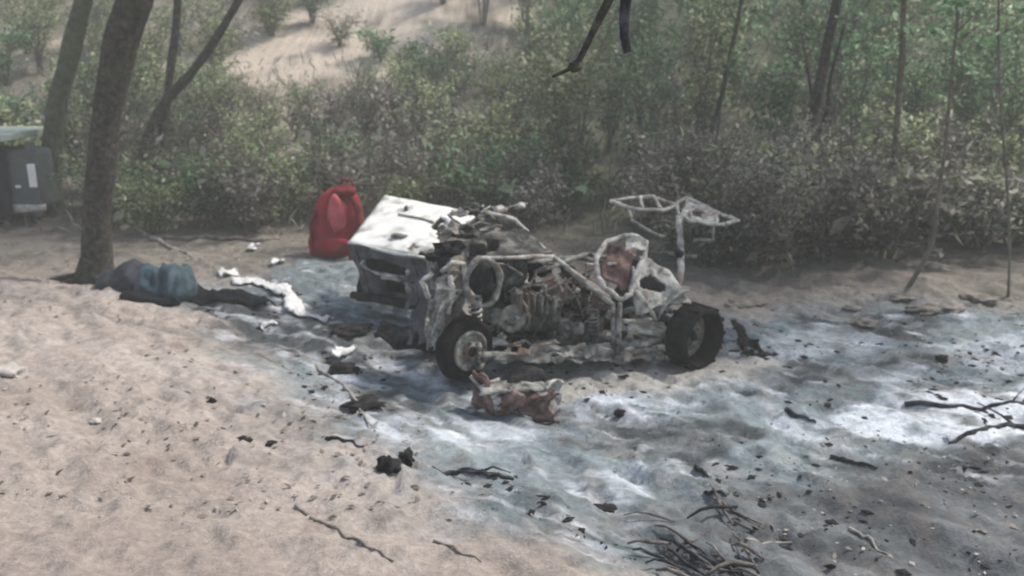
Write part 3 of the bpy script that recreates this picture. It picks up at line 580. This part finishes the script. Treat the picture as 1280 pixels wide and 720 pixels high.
# charred sticks and logs on the burnt ground
def limb(pix, r, m, name, label, cat, group=None, lift=None, wob=.014, fork=0):
    c = [PG(u, v) for u, v in pix]; mb = MB(); pts = []; rs = []; N = 5
    for a, b_ in zip(c, c[1:]):
        for k in range(N): pts.append(a.lerp(b_, k/N))
    pts.append(c[-1])
    for i, p in enumerate(pts):
        k = i/(len(pts)-1); rr = r*(1 - .55*k)*random.uniform(.85, 1.15); rs.append(rr)
        p.x += random.uniform(-wob, wob); p.y += random.uniform(-wob, wob); p.z = H(p.x, p.y) + (rr*.25 if lift is None else lift) + random.uniform(0, wob*.6)
    rs = [q_*.62 for q_ in rs]; mb.tube(pts, rs, 8)
    for q in range(fork):
        i = random.randrange(2, len(pts)-2); d = (pts[i+1]-pts[i]).normalized(); sd_ = Vector((-d.y, d.x, 0))*random.choice((-1, 1))
        ln = random.uniform(.2, .5); mb.tube([pts[i], pts[i] + (d*.6 + sd_*.5)*ln*.5 + UPV*.05, pts[i] + (d*.8 + sd_*.7)*ln + UPV*random.uniform(.02, .12)], [rs[i]*.6, rs[i]*.4, rs[i]*.2], 6)
    return tag(mb.build(name, M[m], None, True), label, cat, group)
G1 = 'charred branches on the burnt ground'
limb([(1132,507), (1180,510), (1240,508), (1300,504)], .045, 'charwood', 'charred_branch', 'long black charred branch lying across the white ash', 'branch', G1, fork=2)
limb([(1300,528), (1250,534), (1215,542), (1185,556)], .05, 'charwood', 'charred_branch', 'black charred branch along the near edge of the white ash', 'branch', G1, fork=1)
limb([(984,514), (1000,522), (1020,530)], .04, 'charwood', 'charred_branch', 'short black stick just left of the white ash patch', 'branch', G1)
limb([(1038,573), (1065,580), (1096,587)], .035, 'charwood', 'charred_branch', 'short black tapering stick below the white ash patch', 'branch', G1)
limb([(538,588), (580,588), (620,594), (640,600)], .04, 'charwood', 'charred_branch', 'black curved branch right of the small black lump', 'branch', G1, fork=2)
limb([(408,550), (430,552), (456,560)], .028, 'charwood', 'charred_branch', 'thin black stick up left of the small black lump', 'branch', G1)
limb([(866,584), (880,592), (894,602)], .035, 'charwood', 'charred_branch', 'short black stick above the brushwood heap', 'branch', G1)
limb([(880,618), (905,620), (930,616)], .03, 'charwood', 'charred_branch', 'flat black stick at the top of the brushwood heap', 'branch', G1)
limb([(368,634), (410,658), (450,680), (490,702)], .022, 'clod', 'fallen_stick', 'long thin dull stick half buried at the sand edge', 'stick', None)
limb([(540,676), (565,686), (600,702)], .016, 'clod', 'fallen_stick', 'thin dark stick on pinkish sand at the bottom middle', 'stick', None)
limb([(395,458), (425,480), (445,505), (470,540)], .03, 'deadwood', 'fallen_stick', 'pale bent stick on ash left of the front wheel', 'stick', None)
limb([(1060,662), (1090,676), (1112,694)], .025, 'deadwood', 'fallen_stick', 'pale stick in the dull litter at the lower right', 'stick', None)
limb([(930,679), (960,681), (990,680)], .03, 'deadwood', 'fallen_stick', 'pale flat stick right of the brushwood heap', 'stick', None)
# brushwood heap at the bottom
random.seed(5)
heap = empty('brushwood_heap', PG(880, 690), 'heap of dark dry brushwood at the bottom right of centre', 'brushwood')
for i in range(26):
    u, v = random.uniform(810, 940), random.uniform(630, 730); v = max(v, 560 + (930-u)*.2 + 40)
    dv = random.uniform(-8, 26); du = random.uniform(14, 34); a = PG(u - du, v - dv); b_ = PG(u + du, v + dv); mid = a.lerp(b_, .5)
    a.z += random.uniform(.01, .05); b_.z += random.uniform(.0, .04); mid.z = max(mid.z, H(mid.x, mid.y)) + random.uniform(.01, .06)
    r_ = random.uniform(.007, .016)
    MB().tube([a, a.lerp(mid, .5) + UPV*.02, mid, mid.lerp(b_, .5), b_], [r_*.5, r_*.8, r_, r_*.9, r_*.5], 6).build('twig', M['brushwood' if i % 3 else 'charwood'], heap, True)
adopt(heap)
# lumps
G2 = 'charred lumps on the ground'
for (u, v, rx, rz, m, lab, cat) in [(487, 586, .085, .09, 'char', 'black charred lump at the edge of the pale ash', 'lump'), (265, 503, .035, .04, 'char', 'small dark lump alone on the sand slope', 'lump'),
        (306, 551, .05, .035, 'char', 'dark lump where sand meets grey ash', 'lump'), (340, 555, .04, .02, 'char', 'second dark lump where sand meets grey ash', 'lump'), (430, 462, .15, .06, 'char', 'large black burnt lump left of the front wheel', 'lump'),
        (1177, 450, .06, .05, 'char', 'black lump alone in the ash far right', 'lump'), (775, 518, .05, .05, 'char', 'small dark lump in pale ash below the sill', 'lump'), (437, 412, .22, .04, 'char', 'flat black burnt mass under the nose', 'lump'),
        (455, 505, .17, .03, 'char', 'flat dark lump below the front wheel on the left', 'lump'), (120, 528, .05, .03, 'stone', 'small grey stone on the sand left', 'stone'), (8, 470, .14, .10, 'stone', 'pale stone at the left edge on the sand', 'stone'),
        (508, 576, .05, .09, 'char', 'thin black stub standing behind the black lump', 'lump'), (690, 455, .05, .05, 'char', 'little dark lump beside the sill on pale ash', 'lump'), (760, 636, .09, .02, 'char', 'dark scorched lump at the lower middle of the ash', 'lump')]:
    p = PG(u, v); tag(MB().blob((p.x, p.y, p.z + rz*.15), (rx, rx*.8, rz*.8), u, .55, 3, 2.0).build('charred_lump' if cat == 'lump' else 'stone', M[m], None, True), lab, cat, G2 if cat == 'lump' else None)
# soil clods along the lip on the right
random.seed(9); G3 = 'soil clods along the burnt edge'
for i in range(10):
    u = random.uniform(890, 1270); v = random.uniform(372, 408); p = PG(u, v); r_ = random.uniform(.06, .2)
    tag(MB().blob((p.x, p.y, p.z + r_*.1), (r_*1.3, r_, r_*.28), i+5, .5, 3, 1.8).build('soil_clod', M['clod'], None, True), 'low crumbly soil clod along the far right edge of the ash', 'clod', G3)
# fallen logs behind the trunk
limb([(150,268), (170,284), (200,302), (240,322)], .09, 'deadwood', 'fallen_log', 'pale fallen log slanting down right behind the big trunk', 'log', 'fallen logs', wob=.02)
limb([(196,300), (260,298), (350,300)], .10, 'brushwood', 'fallen_log', 'long dark fallen log lying level left of the red bag', 'log', 'fallen logs', wob=.03)
limb([(200,276), (240,268), (262,268)], .05, 'deadwood', 'fallen_log', 'short pale fallen log behind the longer dark log', 'log', 'fallen logs', wob=.02)

# ---------------------------------------------------------------- parked vehicle at the left edge
p0 = PG(30, 284); vy = p0.y; k = vy / 1060.0
pv = empty('parked_vehicle', (p0.x - 1.0, vy + .6, p0.z), 'dark navy vehicle with pale roof cut off by the left edge', 'vehicle')
x1 = p0.x + .28; gz = p0.z; hh = 1.78
def vpart(name, m, mb, bevel=.03, parent=None): return mb.build(name, M[m], parent or pv, False, 0, bevel)
vpart('body', 'grey_teal', MB().box((x1 - 1.45, vy + .62, gz + .82), (2.9, .9, 1.10)), .08)
vpart('cabin_side', 'navy', MB().box((x1 - 2.0, vy + .12, gz + .78), (3.0, .14, 1.25)), .07)
vpart('roof', 'pale_roof', MB().box((x1 - 1.75, vy + .70, gz + 1.62), (2.9, 1.75, .13)).box((x1 - 1.75, vy - .1, gz + 1.50), (2.6, .05, .10)), .04)
vpart('window', 'glass_dark', MB().box((x1 - 1.9, vy + .045, gz + 1.18), (1.5, .03, .34)), .015)
vpart('corner_post', 'grey_teal', MB().box((x1 - .07, vy + .20, gz + .85), (.16, .09, 1.38)), .02)
vpart('reflector', 'reflector', MB().box((x1 - .07, vy + .13, gz + .92), (.13, .05, .42)), .012)
vpart('tail_lamp', 'reflector', MB().box((x1 - .36, vy + .15, gz + .72), (.10, .03, .05)), .01)
vpart('bumper', 'pale_metal', MB().box((x1 - .35, vy + .22, gz + .32), (.75, .18, .14)), .03)
for (wx, wy) in ((x1 - .95, vy + .12), (x1 - .95, vy + 1.4)):
    tw = MB().lathe((wx, wy, gz + .30), (0, -1, 0), [(-.11, .16), (-.11, .27), (-.07, .31), (.07, .31), (.11, .27), (.11, .17)], 26).build('wheel', M['rubber'], pv, True)
    MB().lathe((wx, wy, gz + .30), (0, -1, 0), [(.09, .18), (.05, .12), (.08, .05), (.08, .005)], 20).build('rim', M['dark_metal'], tw, True)
adopt(pv)

# ---------------------------------------------------------------- trees with trunks that can be told apart
def leaves(n, pos, size, flat_=.6, big=.0):
    """quads with random orientation; returns verts, faces as numpy"""
    nrm = rng.normal(size=(n, 3)); nrm[:, 2] = np.abs(nrm[:, 2]) + flat_; nrm /= np.linalg.norm(nrm, axis=1)[:, None]
    a = rng.normal(size=(n, 3)); a -= nrm * (a*nrm).sum(1)[:, None]; a /= np.linalg.norm(a, axis=1)[:, None]; b_ = np.cross(nrm, a)
    s_ = (size * rng.uniform(.55, 1.35, n) * np.where(rng.random(n) < big, 2.3, 1))[:, None]; a = a*s_; b_ = b_*s_*.48
    v = np.stack([pos - a, pos + b_ - a*.1 + nrm*s_*.12, pos + a, pos - b_ - a*.1 + nrm*s_*.12], 1).reshape(-1, 3)
    return v
def leaf_mesh(name, pos, size, flat_=.6, big=.0):
    n = len(pos); v = leaves(n, pos, size, flat_, big); me = bpy.data.meshes.new(name)
    me.vertices.add(n*4); me.vertices.foreach_set('co', v.ravel()); me.loops.add(n*4); me.loops.foreach_set('vertex_index', np.arange(n*4, dtype=np.int32))
    me.polygons.add(n); me.polygons.foreach_set('loop_start', np.arange(0, n*4, 4, dtype=np.int32)); me.polygons.foreach_set('loop_total', np.full(n, 4, np.int32))
    me.update(); me.validate(); return me
def smooth_path(c, N=6):
    pts = []
    for i in range(len(c)-1):
        p0_, p1, p2, p3 = c[max(i-1, 0)], c[i], c[i+1], c[min(i+2, len(c)-1)]
        for k in range(N):
            t_ = k/N; pts.append(.5*((2*p1) + (p2-p0_)*t_ + (2*p0_-5*p1+4*p2-p3)*t_*t_ + (3*p1-p0_-3*p2+p3)*t_**3))
    return pts + [c[-1]]
def bark_tube(mb, pts, rs, n=14, amp=.08, seed=0):
    b0_ = len(mb.v); mb.tube(pts, rs, n)
    for i in range(len(pts)):
        for q in range(n):
            k = b0_ + i*n + q; p = Vector(mb.v[k]); d = p - Vector(pts[i]); mb.v[k] = tuple(Vector(pts[i]) + d*(1 + amp*2*mnoise.noise(Vector((p.x*4, p.y*4, p.z*1.6 + seed)))))
def tree(pix, radii, label, m='bark', crown=None, up=4.0, group=None, name='tree', flare=1.45, branches=()):
    """pix: pixels of the stem from the foot up; grows on above the frame and carries a crown there"""
    foot = PG(*pix[0]); y = foot.y; s_ = y / 1060
    c = [foot - UPV*.15] + [PY(u, v, y) for u, v in pix[1:]]
    d = (c[-1] - c[-2]).normalized(); c += [c[-1] + (d*.8 + UPV*.4).normalized()*up*.5, c[-1] + (d*.6 + UPV*.8).normalized()*up]
    pts = smooth_path(c, 7); rs = []
    for i in range(len(pts)):
        k = i/(len(pts)-1)*(len(radii)-1); j = min(int(k), len(radii)-2); rs.append((radii[j]*(1-k+j) + radii[j+1]*(k-j)) * (1 + (flare-1)*math.exp(-i*.45)))
    root = empty(name, foot, label, 'tree', group)
    mb = MB(); bark_tube(mb, pts, rs, 14, .09, foot.x); tips = [pts[-1], pts[-4]]
    for br in branches:
        bc = [PY(u, v, y + dy) for u, v, dy in br[0]]; bp_ = smooth_path(bc, 5); mb.tube(bp_, [br[1]*(1 - .6*i/(len(bp_)-1)) for i in range(len(bp_))], 8)
    if radii[0] > .2:
        for q in range(6):                                      # roots
            th = q*1.05 + random.uniform(-.3, .3); d_ = Vector((math.cos(th), math.sin(th), 0)); ln = random.uniform(.4, .75)
            mb.tube([foot + d_*radii[0]*.55 + UPV*.34, foot + d_*(radii[0]*1.1) + UPV*.08, foot + d_*(radii[0] + ln*.5) + UPV*.02, foot + d_*(radii[0] + ln) - UPV*.06], [radii[0]*.22, radii[0]*.26, .045, .02], 8)
    for q in range(7):
        i = random.randrange(len(pts)*2//3, len(pts)); th = random.uniform(0, 6.28); ln = random.uniform(.8, 1.8)
        e_ = pts[i] + Vector((math.cos(th), math.sin(th), .5))*ln; mb.tube([pts[i], pts[i].lerp(e_, .5) + UPV*.15, e_], [rs[i]*.5, rs[i]*.3, .01], 6); tips.append(e_)
    mb.build('trunk', M[m], root, True)
    pos = []
    for tp in tips:
        for q in range(crown or 220):
            v_ = Vector((random.gauss(0, .55), random.gauss(0, .55), random.gauss(0, .4))); pos.append(tp + v_)
    link('crown', leaf_mesh('crown', np.array(pos), .07), M['leaf_green'], root)
    adopt(root); return root
random.seed(31)
tree([(118,352), (121,300), (124,240), (132,150), (148,70), (168,0), (180,-45)], [.215,.195,.18,.185,.215,.225,.18,.12,.05], 'big dark leaning trunk with the teal tarp at its foot', 'bark', up=4.5)
tree([(66,268), (64,220), (70,140), (85,80), (104,0), (112,-40)], [.20,.18,.18,.165,.15,.10,.05], 'mossy trunk standing left of and behind the big dark trunk', 'bark_moss', up=4)
tree([(158,262), (178,190), (205,130), (240,90), (275,40), (298,0), (310,-30)], [.105,.095,.088,.08,.07,.055,.03], 'slender trunk leaning right beside the big dark trunk', 'bark', up=3, branches=(([(176,200,0), (182,262,.1)], .06),))
tree([(180,258), (200,190), (213,90), (219,40), (222,-10)], [.09,.08,.08,.07,.06,.03], 'thin upright trunk between the big trunk and the leaning one', 'bark', up=3)
tree([(1012,262), (1013,200), (1016,150), (1028,90), (1042,20), (1050,-20)], [.13,.12,.10,.09,.08,.06,.03], 'forked slender tree in the thicket above the right wheel', 'bark', up=3, branches=(([(1014,190,0), (1034,140,.1), (1038,100,.1), (1056,30,.2)], .06), ([(1018,140,0), (1010,90,0), (1002,40,0)], .035)))
tree([(872,236), (880,200), (890,160), (902,120), (912,70), (925,10)], [.06,.05,.05,.04,.03,.02], 'thin dark sapling behind the bent cargo rack', 'bark', up=2.5, branches=(([(876,215,0), (892,190,.1), (900,140,.1)], .03),))
tree([(1128,360), (1150,335), (1166,300), (1172,250), (1182,180), (1190,90), (1200,0)], [.034,.03,.026,.022,.018,.015,.012], 'crooked sapling with bent foot at the right thicket edge', 'twig', up=2)
tree([(1262,370), (1262,300), (1258,220), (1250,120), (1248,20)], [.018,.017,.016,.015,.013,.01], 'thin straight sapling close to the right edge', 'twig', up=2)
tree([(1110,300), (1116,220), (1122,140), (1128,60), (1130,-10)], [.06,.05,.05,.045,.04,.03], 'faint grey sapling deep in the right thicket', 'twig', up=2)
# overhanging tree: it stands beside the camera, only two hanging twigs reach into the picture
ov = empty('overhanging_tree', (3.6, 2.0, H(3.6, 2.0)), 'dark bare twigs hanging into the top of the frame', 'tree')
mb = MB(); bark_tube(mb, smooth_path([Vector((3.6, 2.0, H(3.6, 2.0) - .2)), Vector((3.5, 2.1, 1.8)), Vector((3.2, 2.4, 3.6)), Vector((3.0, 2.6, 5.4)), Vector((2.8, 2.8, 7.5))], 6), [.22 - .006*i for i in range(25)], 12); mb.build('trunk', M['bark'], ov, True)
tw_y = 5.0
lb = [Vector((3.1, 2.5, 4.6)), Vector((2.2, 3.6, 5.0)), Vector((1.2, 4.7, 4.75)), PY(790, -70, tw_y)]
MB().tube(smooth_path(lb, 6), [.07 - .0022*i for i in range(19)], 8).build('limb', M['bark'], ov, True)
MB().tube(smooth_path([PY(790,-70,tw_y), PY(785,-20,tw_y), PY(781,15,tw_y), PY(781,45,tw_y), PY(785,66,tw_y)], 5), [.035 - .0006*i for i in range(21)], 8).build('hanging_twig', M['charwood'], ov, True)
MB().tube(smooth_path([PY(790,-70,tw_y), PY(775,-30,tw_y), PY(757,8,tw_y), PY(740,42,tw_y), PY(722,78,tw_y), PY(712,86,tw_y), PY(690,96,tw_y)], 5), [.032 - .0008*i for i in range(31)], 8).blob(PY(719,83,tw_y), (.04,.04,.035), 1, .2, 2).build('hanging_twig', M['bark'], ov, True)
pos = [Vector((random.gauss(2.6, 1.4), random.gauss(2.0, 1.3), random.gauss(7.6, .7))) for _ in range(5200)]
link('crown', leaf_mesh('crown', np.array(pos), .08), M['leaf_green'], ov); adopt(ov)

# ---------------------------------------------------------------- shrubs of the thicket
def shrub_meshes(kind, seed):
    random.seed(seed); ht = {'low': 1.2, 'mid': 2.1, 'tall': 3.6, 'bare': 1.9}[kind]; wd = {'low': .75, 'mid': .9, 'tall': 1.05, 'bare': 1.0}[kind]
    mb = MB(); pos = []
    for q in range({'low': 9, 'mid': 9, 'tall': 8, 'bare': 12}[kind]):
        th = random.uniform(0, 6.28); ln = ht*random.uniform(.65, 1.05); out = wd*random.uniform(.3, 1.0)
        c = [Vector((0.06*math.cos(th), .06*math.sin(th), -.1))]
        for k in range(1, 6):
            f_ = k/5; c.append(Vector((math.cos(th)*out*f_**1.3, math.sin(th)*out*f_**1.3, ln*f_*(1 - .12*f_))) + Vector([random.gauss(0, .06) for _ in range(3)]))
        r_ = random.uniform(.012, .030); mb.tube(c, [r_*(1 - .14*i) for i in range(6)], 5)
        for k in range(14 if kind == 'tall' else 11):
            f_ = random.uniform(.22, 1.0); i = min(int(f_*5), 4); p = c[i].lerp(c[i+1], f_*5 - i)
            e_ = p + Vector((random.gauss(0, .25), random.gauss(0, .25), random.gauss(.10, .16))); mb.tube([p, p.lerp(e_, .5) + UPV*.03, e_], [.010, .008, .005], 3)
            for l_ in range(random.randint(0, 2) if kind == 'bare' else random.randint(0, 30)):
                f2 = random.uniform(.2, 1.2); pos.append(p.lerp(e_, f2) + Vector([random.gauss(0, .075) for _ in range(3)]))
    return mb.mesh('stems'), leaf_mesh('foliage', np.array(pos), random.choice([.034, .042, .05, .058]), .5, .02)
VAR = {k: [shrub_meshes(k, 100 + 7*i + {'low': 0, 'mid': 50, 'tall': 90, 'bare': 130}[k]) for i in range(4)] for k in ('low', 'mid', 'tall', 'bare')}
FOL = {}
def shrub(kind, x, y, m, label, group, sc_=1.0):
    i = random.randrange(4); st, fo = VAR[kind][i]
    if (kind, i, m) not in FOL: f2 = fo.copy(); f2.materials.clear(); f2.materials.append(M[m]); FOL[(kind, i, m)] = f2
    root = empty('shrub', (x, y, H(x, y)), label, 'shrub', group); root.rotation_euler.z = random.uniform(0, 6.28); root.scale = (sc_, sc_, sc_*random.uniform(.85, 1.15))
    link('stems', st, M['twig'], root); link('foliage', FOL[(kind, i, m)], None, root)
random.seed(44)
def beside(x, y):
    p = Vector((x, y, H(x, y) + .6 - CAMZ)); dz = p.y*CP - p.z*SP; u = 640 + F*p.x/dz
    for lim, w_ in ((70, 'behind the parked vehicle'), (200, 'behind the big trunk'), (330, 'left of the red bag'), (450, 'straight behind the red bag'), (570, 'behind the white hood'), (680, 'behind the dashboard'), (770, 'behind the seat hoop'), (930, 'behind the cargo rack'), (1000, 'left of the forked tree'), (1080, 'around the forked tree'), (1180, 'left of the crooked sapling'), (1300, 'by the right edge')):
        if u < lim: return w_
    return 'past the right edge'
HUE = {'leaf_olive': 'olive', 'leaf_green': 'green', 'leaf_dry': 'dull grey'}
def ring(kind, n, xs, ys, mats, label, group, sc_=(0.85, 1.25), keep=None):
    k = 0; tries = 0; done = []
    while k < n and tries < n*40:
        tries += 1; y = random.uniform(*ys); x = random.uniform(*xs)*y/16
        if keep and not keep(x, y): continue
        if any((x-a)**2 + (y-b_)**2 < .75 for a, b_ in done): continue
        done.append((x, y)); m_ = random.choice(mats); shrub(kind, x, y, m_, label.format(HUE[m_], beside(x, y)), group, random.uniform(*sc_)); k += 1
ring('bare', 26, (-8, 9), (14.6, 22), ['leaf_dry'], 'bare twiggy {} shrub {}', 'bare twiggy shrubs')
ring('low', 24, (-7.4, 3.2), (15.4, 18.5), ['leaf_olive', 'leaf_dry', 'leaf_green'], 'low {} shrub on the forest floor {}', 'low shrubs behind the wreck')
ring('mid', 20, (-6.2, 1.2), (18.5, 24), ['leaf_olive', 'leaf_olive', 'leaf_green', 'leaf_dry'], 'mid-height {} shrub on the slope {}', 'olive shrubs on the slope', (.7, 1.0))
ring('mid', 26, (-9.5, -5.2), (18, 30), ['leaf_olive', 'leaf_green'], '{} shrub uphill of the left trunks, {}', 'shrubs behind the left trunks')
ring('tall', 34, (.2, 10.5), (17, 26), ['leaf_green', 'leaf_green', 'leaf_olive'], 'tall {} shrub of the thicket {}', 'tall shrubs of the right thicket')
ring('low', 24, (3.4, 9.5), (12.6, 15.5), ['leaf_dry', 'leaf_dry', 'leaf_olive'], 'low {} shrub edging the burnt ground {}', 'low shrubs right of the wreck')
ring('mid', 18, (3.0, 9.5), (13.4, 16.5), ['leaf_dry', 'leaf_olive', 'leaf_dry'], '{} leafy shrub at the near thicket edge {}', 'near shrubs of the right thicket', (.7, 1.05))
ring('tall', 40, (-.6, 10.5), (25, 36), ['leaf_green', 'leaf_olive'], 'hazy tall {} shrub high on the slope {}', 'far shrubs on the slope')
ring('low', 11, (-5.8, .6), (23, 30), ['leaf_olive', 'leaf_green', 'leaf_dry'], 'small {} shrub dotting the pale clearing {}', 'shrubs dotting the clearing', (.6, 1.0))
ring('mid', 26, (-10, -1), (29, 38), ['leaf_olive', 'leaf_green'], 'far {} shrub above the pale clearing, {}', 'shrubs above the clearing')

# ---------------------------------------------------------------- loose stuff
n = 9000; y = 5 + 30*rng.random(n)**1.4; x = rng.uniform(-.66, .66, n)*y
zz = height(x, y); keep = rng.random(n) < np.where((x > -.6) & (y < 10.5), .2, 1) * np.where(y > 12, 1, np.clip(.32 + 1.1 * fbm(x * .9, y * .9, 210, 3), 0, 1)); x, y, zz = x[keep], y[keep], zz[keep]
tag(link('leaf_litter', leaf_mesh('leaf_litter', np.stack([x, y, zz + .015], 1), .032, 2.5), M['leaf_litter']), 'scattered dead leaves and chips over the ground', 'litter', kind='stuff')
mb = MB(); random.seed(3)
GY = rng.uniform(4.8, 12, 4200); GX = rng.uniform(-.62, .62, 4200)*GY; gk = rng.random(4200) < np.clip(.25 + 1.2 * fbm(GX * .8, GY * .8, 230, 3), 0, 1); GX, GY = GX[gk][:1300], GY[gk][:1300]; GZ = height(GX, GY)
for i in range(len(GX)):
    x_, y_ = float(GX[i]), float(GY[i]); r_ = random.choice([.004, .005, .006, .008, .012])*random.uniform(.7, 1.3)
    z_ = float(GZ[i]); vs = [(x_ + r_*random.uniform(.7, 1.3)*a, y_ + r_*random.uniform(.7, 1.3)*b_, z_ + r_*.3 + r_*random.uniform(.5, .9)*c_) for a, b_, c_ in ((1,0,0), (0,1,0), (-1,0,0), (0,-1,0), (0,0,1), (0,0,-1))]
    mb.add(vs, [(0,1,4), (1,2,4), (2,3,4), (3,0,4), (1,0,5), (2,1,5), (3,2,5), (0,3,5)])
tag(mb.build('gravel', M['deadwood'], None, True), 'small soil crumbs and cinders strewn over sand and ash', 'gravel', kind='stuff')
CY = rng.uniform(4.8, 11.5, 9000); CX = rng.uniform(-.45, .64, 9000)*CY
apoly = [flat(*q) for q in [(230,392),(330,440),(395,525),(450,600),(600,650),(800,740),(1500,745),(1500,398),(960,390),(830,430),(640,420),(440,330)]]
ck = inpoly(CX, CY, apoly) & (rng.random(9000) < np.clip(.3 + 1.6 * fbm(CX * 1.1, CY * 1.1, 260, 3), 0, 1)); CX, CY = CX[ck], CY[ck]; CZ = height(CX, CY)
for nm, m_, sel, lab in (('cinders', 'char', 0, 'black cinders and char flakes strewn over the ash'), ('ash_flakes', 'stone', 1, 'pale burnt flakes strewn over the ash')):
    mb = MB()
    for i in range(len(CX)):
        if (i % 4 == 0) != bool(sel): continue
        x_, y_, z_ = float(CX[i]), float(CY[i]), float(CZ[i]); r_ = random.choice([.006, .009, .013, .02, .02 if sel else .05])*random.uniform(.6, 1.2); a_ = random.gauss(-.6, .7); e_ = random.uniform(.25, .7); ca_, sa_ = math.cos(a_)*r_, math.sin(a_)*r_
        mb.add([(x_ + ca_, y_ + sa_, z_ + .004), (x_ - sa_*e_, y_ + ca_*e_, z_ + r_*random.uniform(.1, .4)), (x_ - ca_, y_ - sa_, z_ + .004), (x_ + sa_*e_, y_ - ca_*e_, z_ + r_*random.uniform(.05, .3)), (x_, y_, z_ + r_*.35), (x_, y_, z_ - .02)], [(0,1,4), (1,2,4), (2,3,4), (3,0,4), (1,0,5), (2,1,5), (3,2,5), (0,3,5)])
    tag(mb.build(nm, M[m_]), lab, 'cinders', kind='stuff')
mb = MB()
UY = rng.uniform(14.8, 27, 5200); UX = rng.uniform(-.62, .62, 5200)*UY; UZ = height(UX, UY)
for i in range(5200):                                             # dry stems and grass under the shrubs
    x_, y_ = float(UX[i]), float(UY[i])
    if y_ < 15.6 and x_ < 3: continue
    z_ = float(UZ[i]); hgt = random.uniform(.1, .5); th = random.uniform(0, 6.28); le = random.uniform(.05, .35); w_ = random.uniform(.006, .014)
    dx, dy = math.cos(th), math.sin(th)
    mb.add([(x_ - dy*w_, y_ + dx*w_, z_ - .02), (x_ + dy*w_, y_ - dx*w_, z_ - .02), (x_ + dx*le*.4 + dy*w_*.7, y_ + dy*le*.4 - dx*w_*.7, z_ + hgt*.6), (x_ + dx*le, y_ + dy*le, z_ + hgt)], [(0,1,2), (0,2,3)])
tag(mb.build('undergrowth', M['leaf_dry']), 'dry grass and thin stems between the shrubs', 'undergrowth', kind='stuff')

# ---------------------------------------------------------------- haze of smoke under the trees
hm = bpy.data.materials.new('haze'); hm.use_nodes = True; t = hm.node_tree; t.nodes.clear()
pvl = t.nodes.new('ShaderNodeVolumePrincipled'); pvl.inputs['Color'].default_value = (.93, .95, .91, 1); pvl.inputs['Density'].default_value = .0055
om = t.nodes.new('ShaderNodeOutputMaterial'); t.links.new(pvl.outputs[0], om.inputs['Volume'])
zmin = float(Z.min()) - 1.0; zmax = float(Z.max()) + 12
tag(MB().box((0, 80, (zmin+zmax)/2), (330, 290, zmax-zmin)).build('haze', hm), kind='stuff')
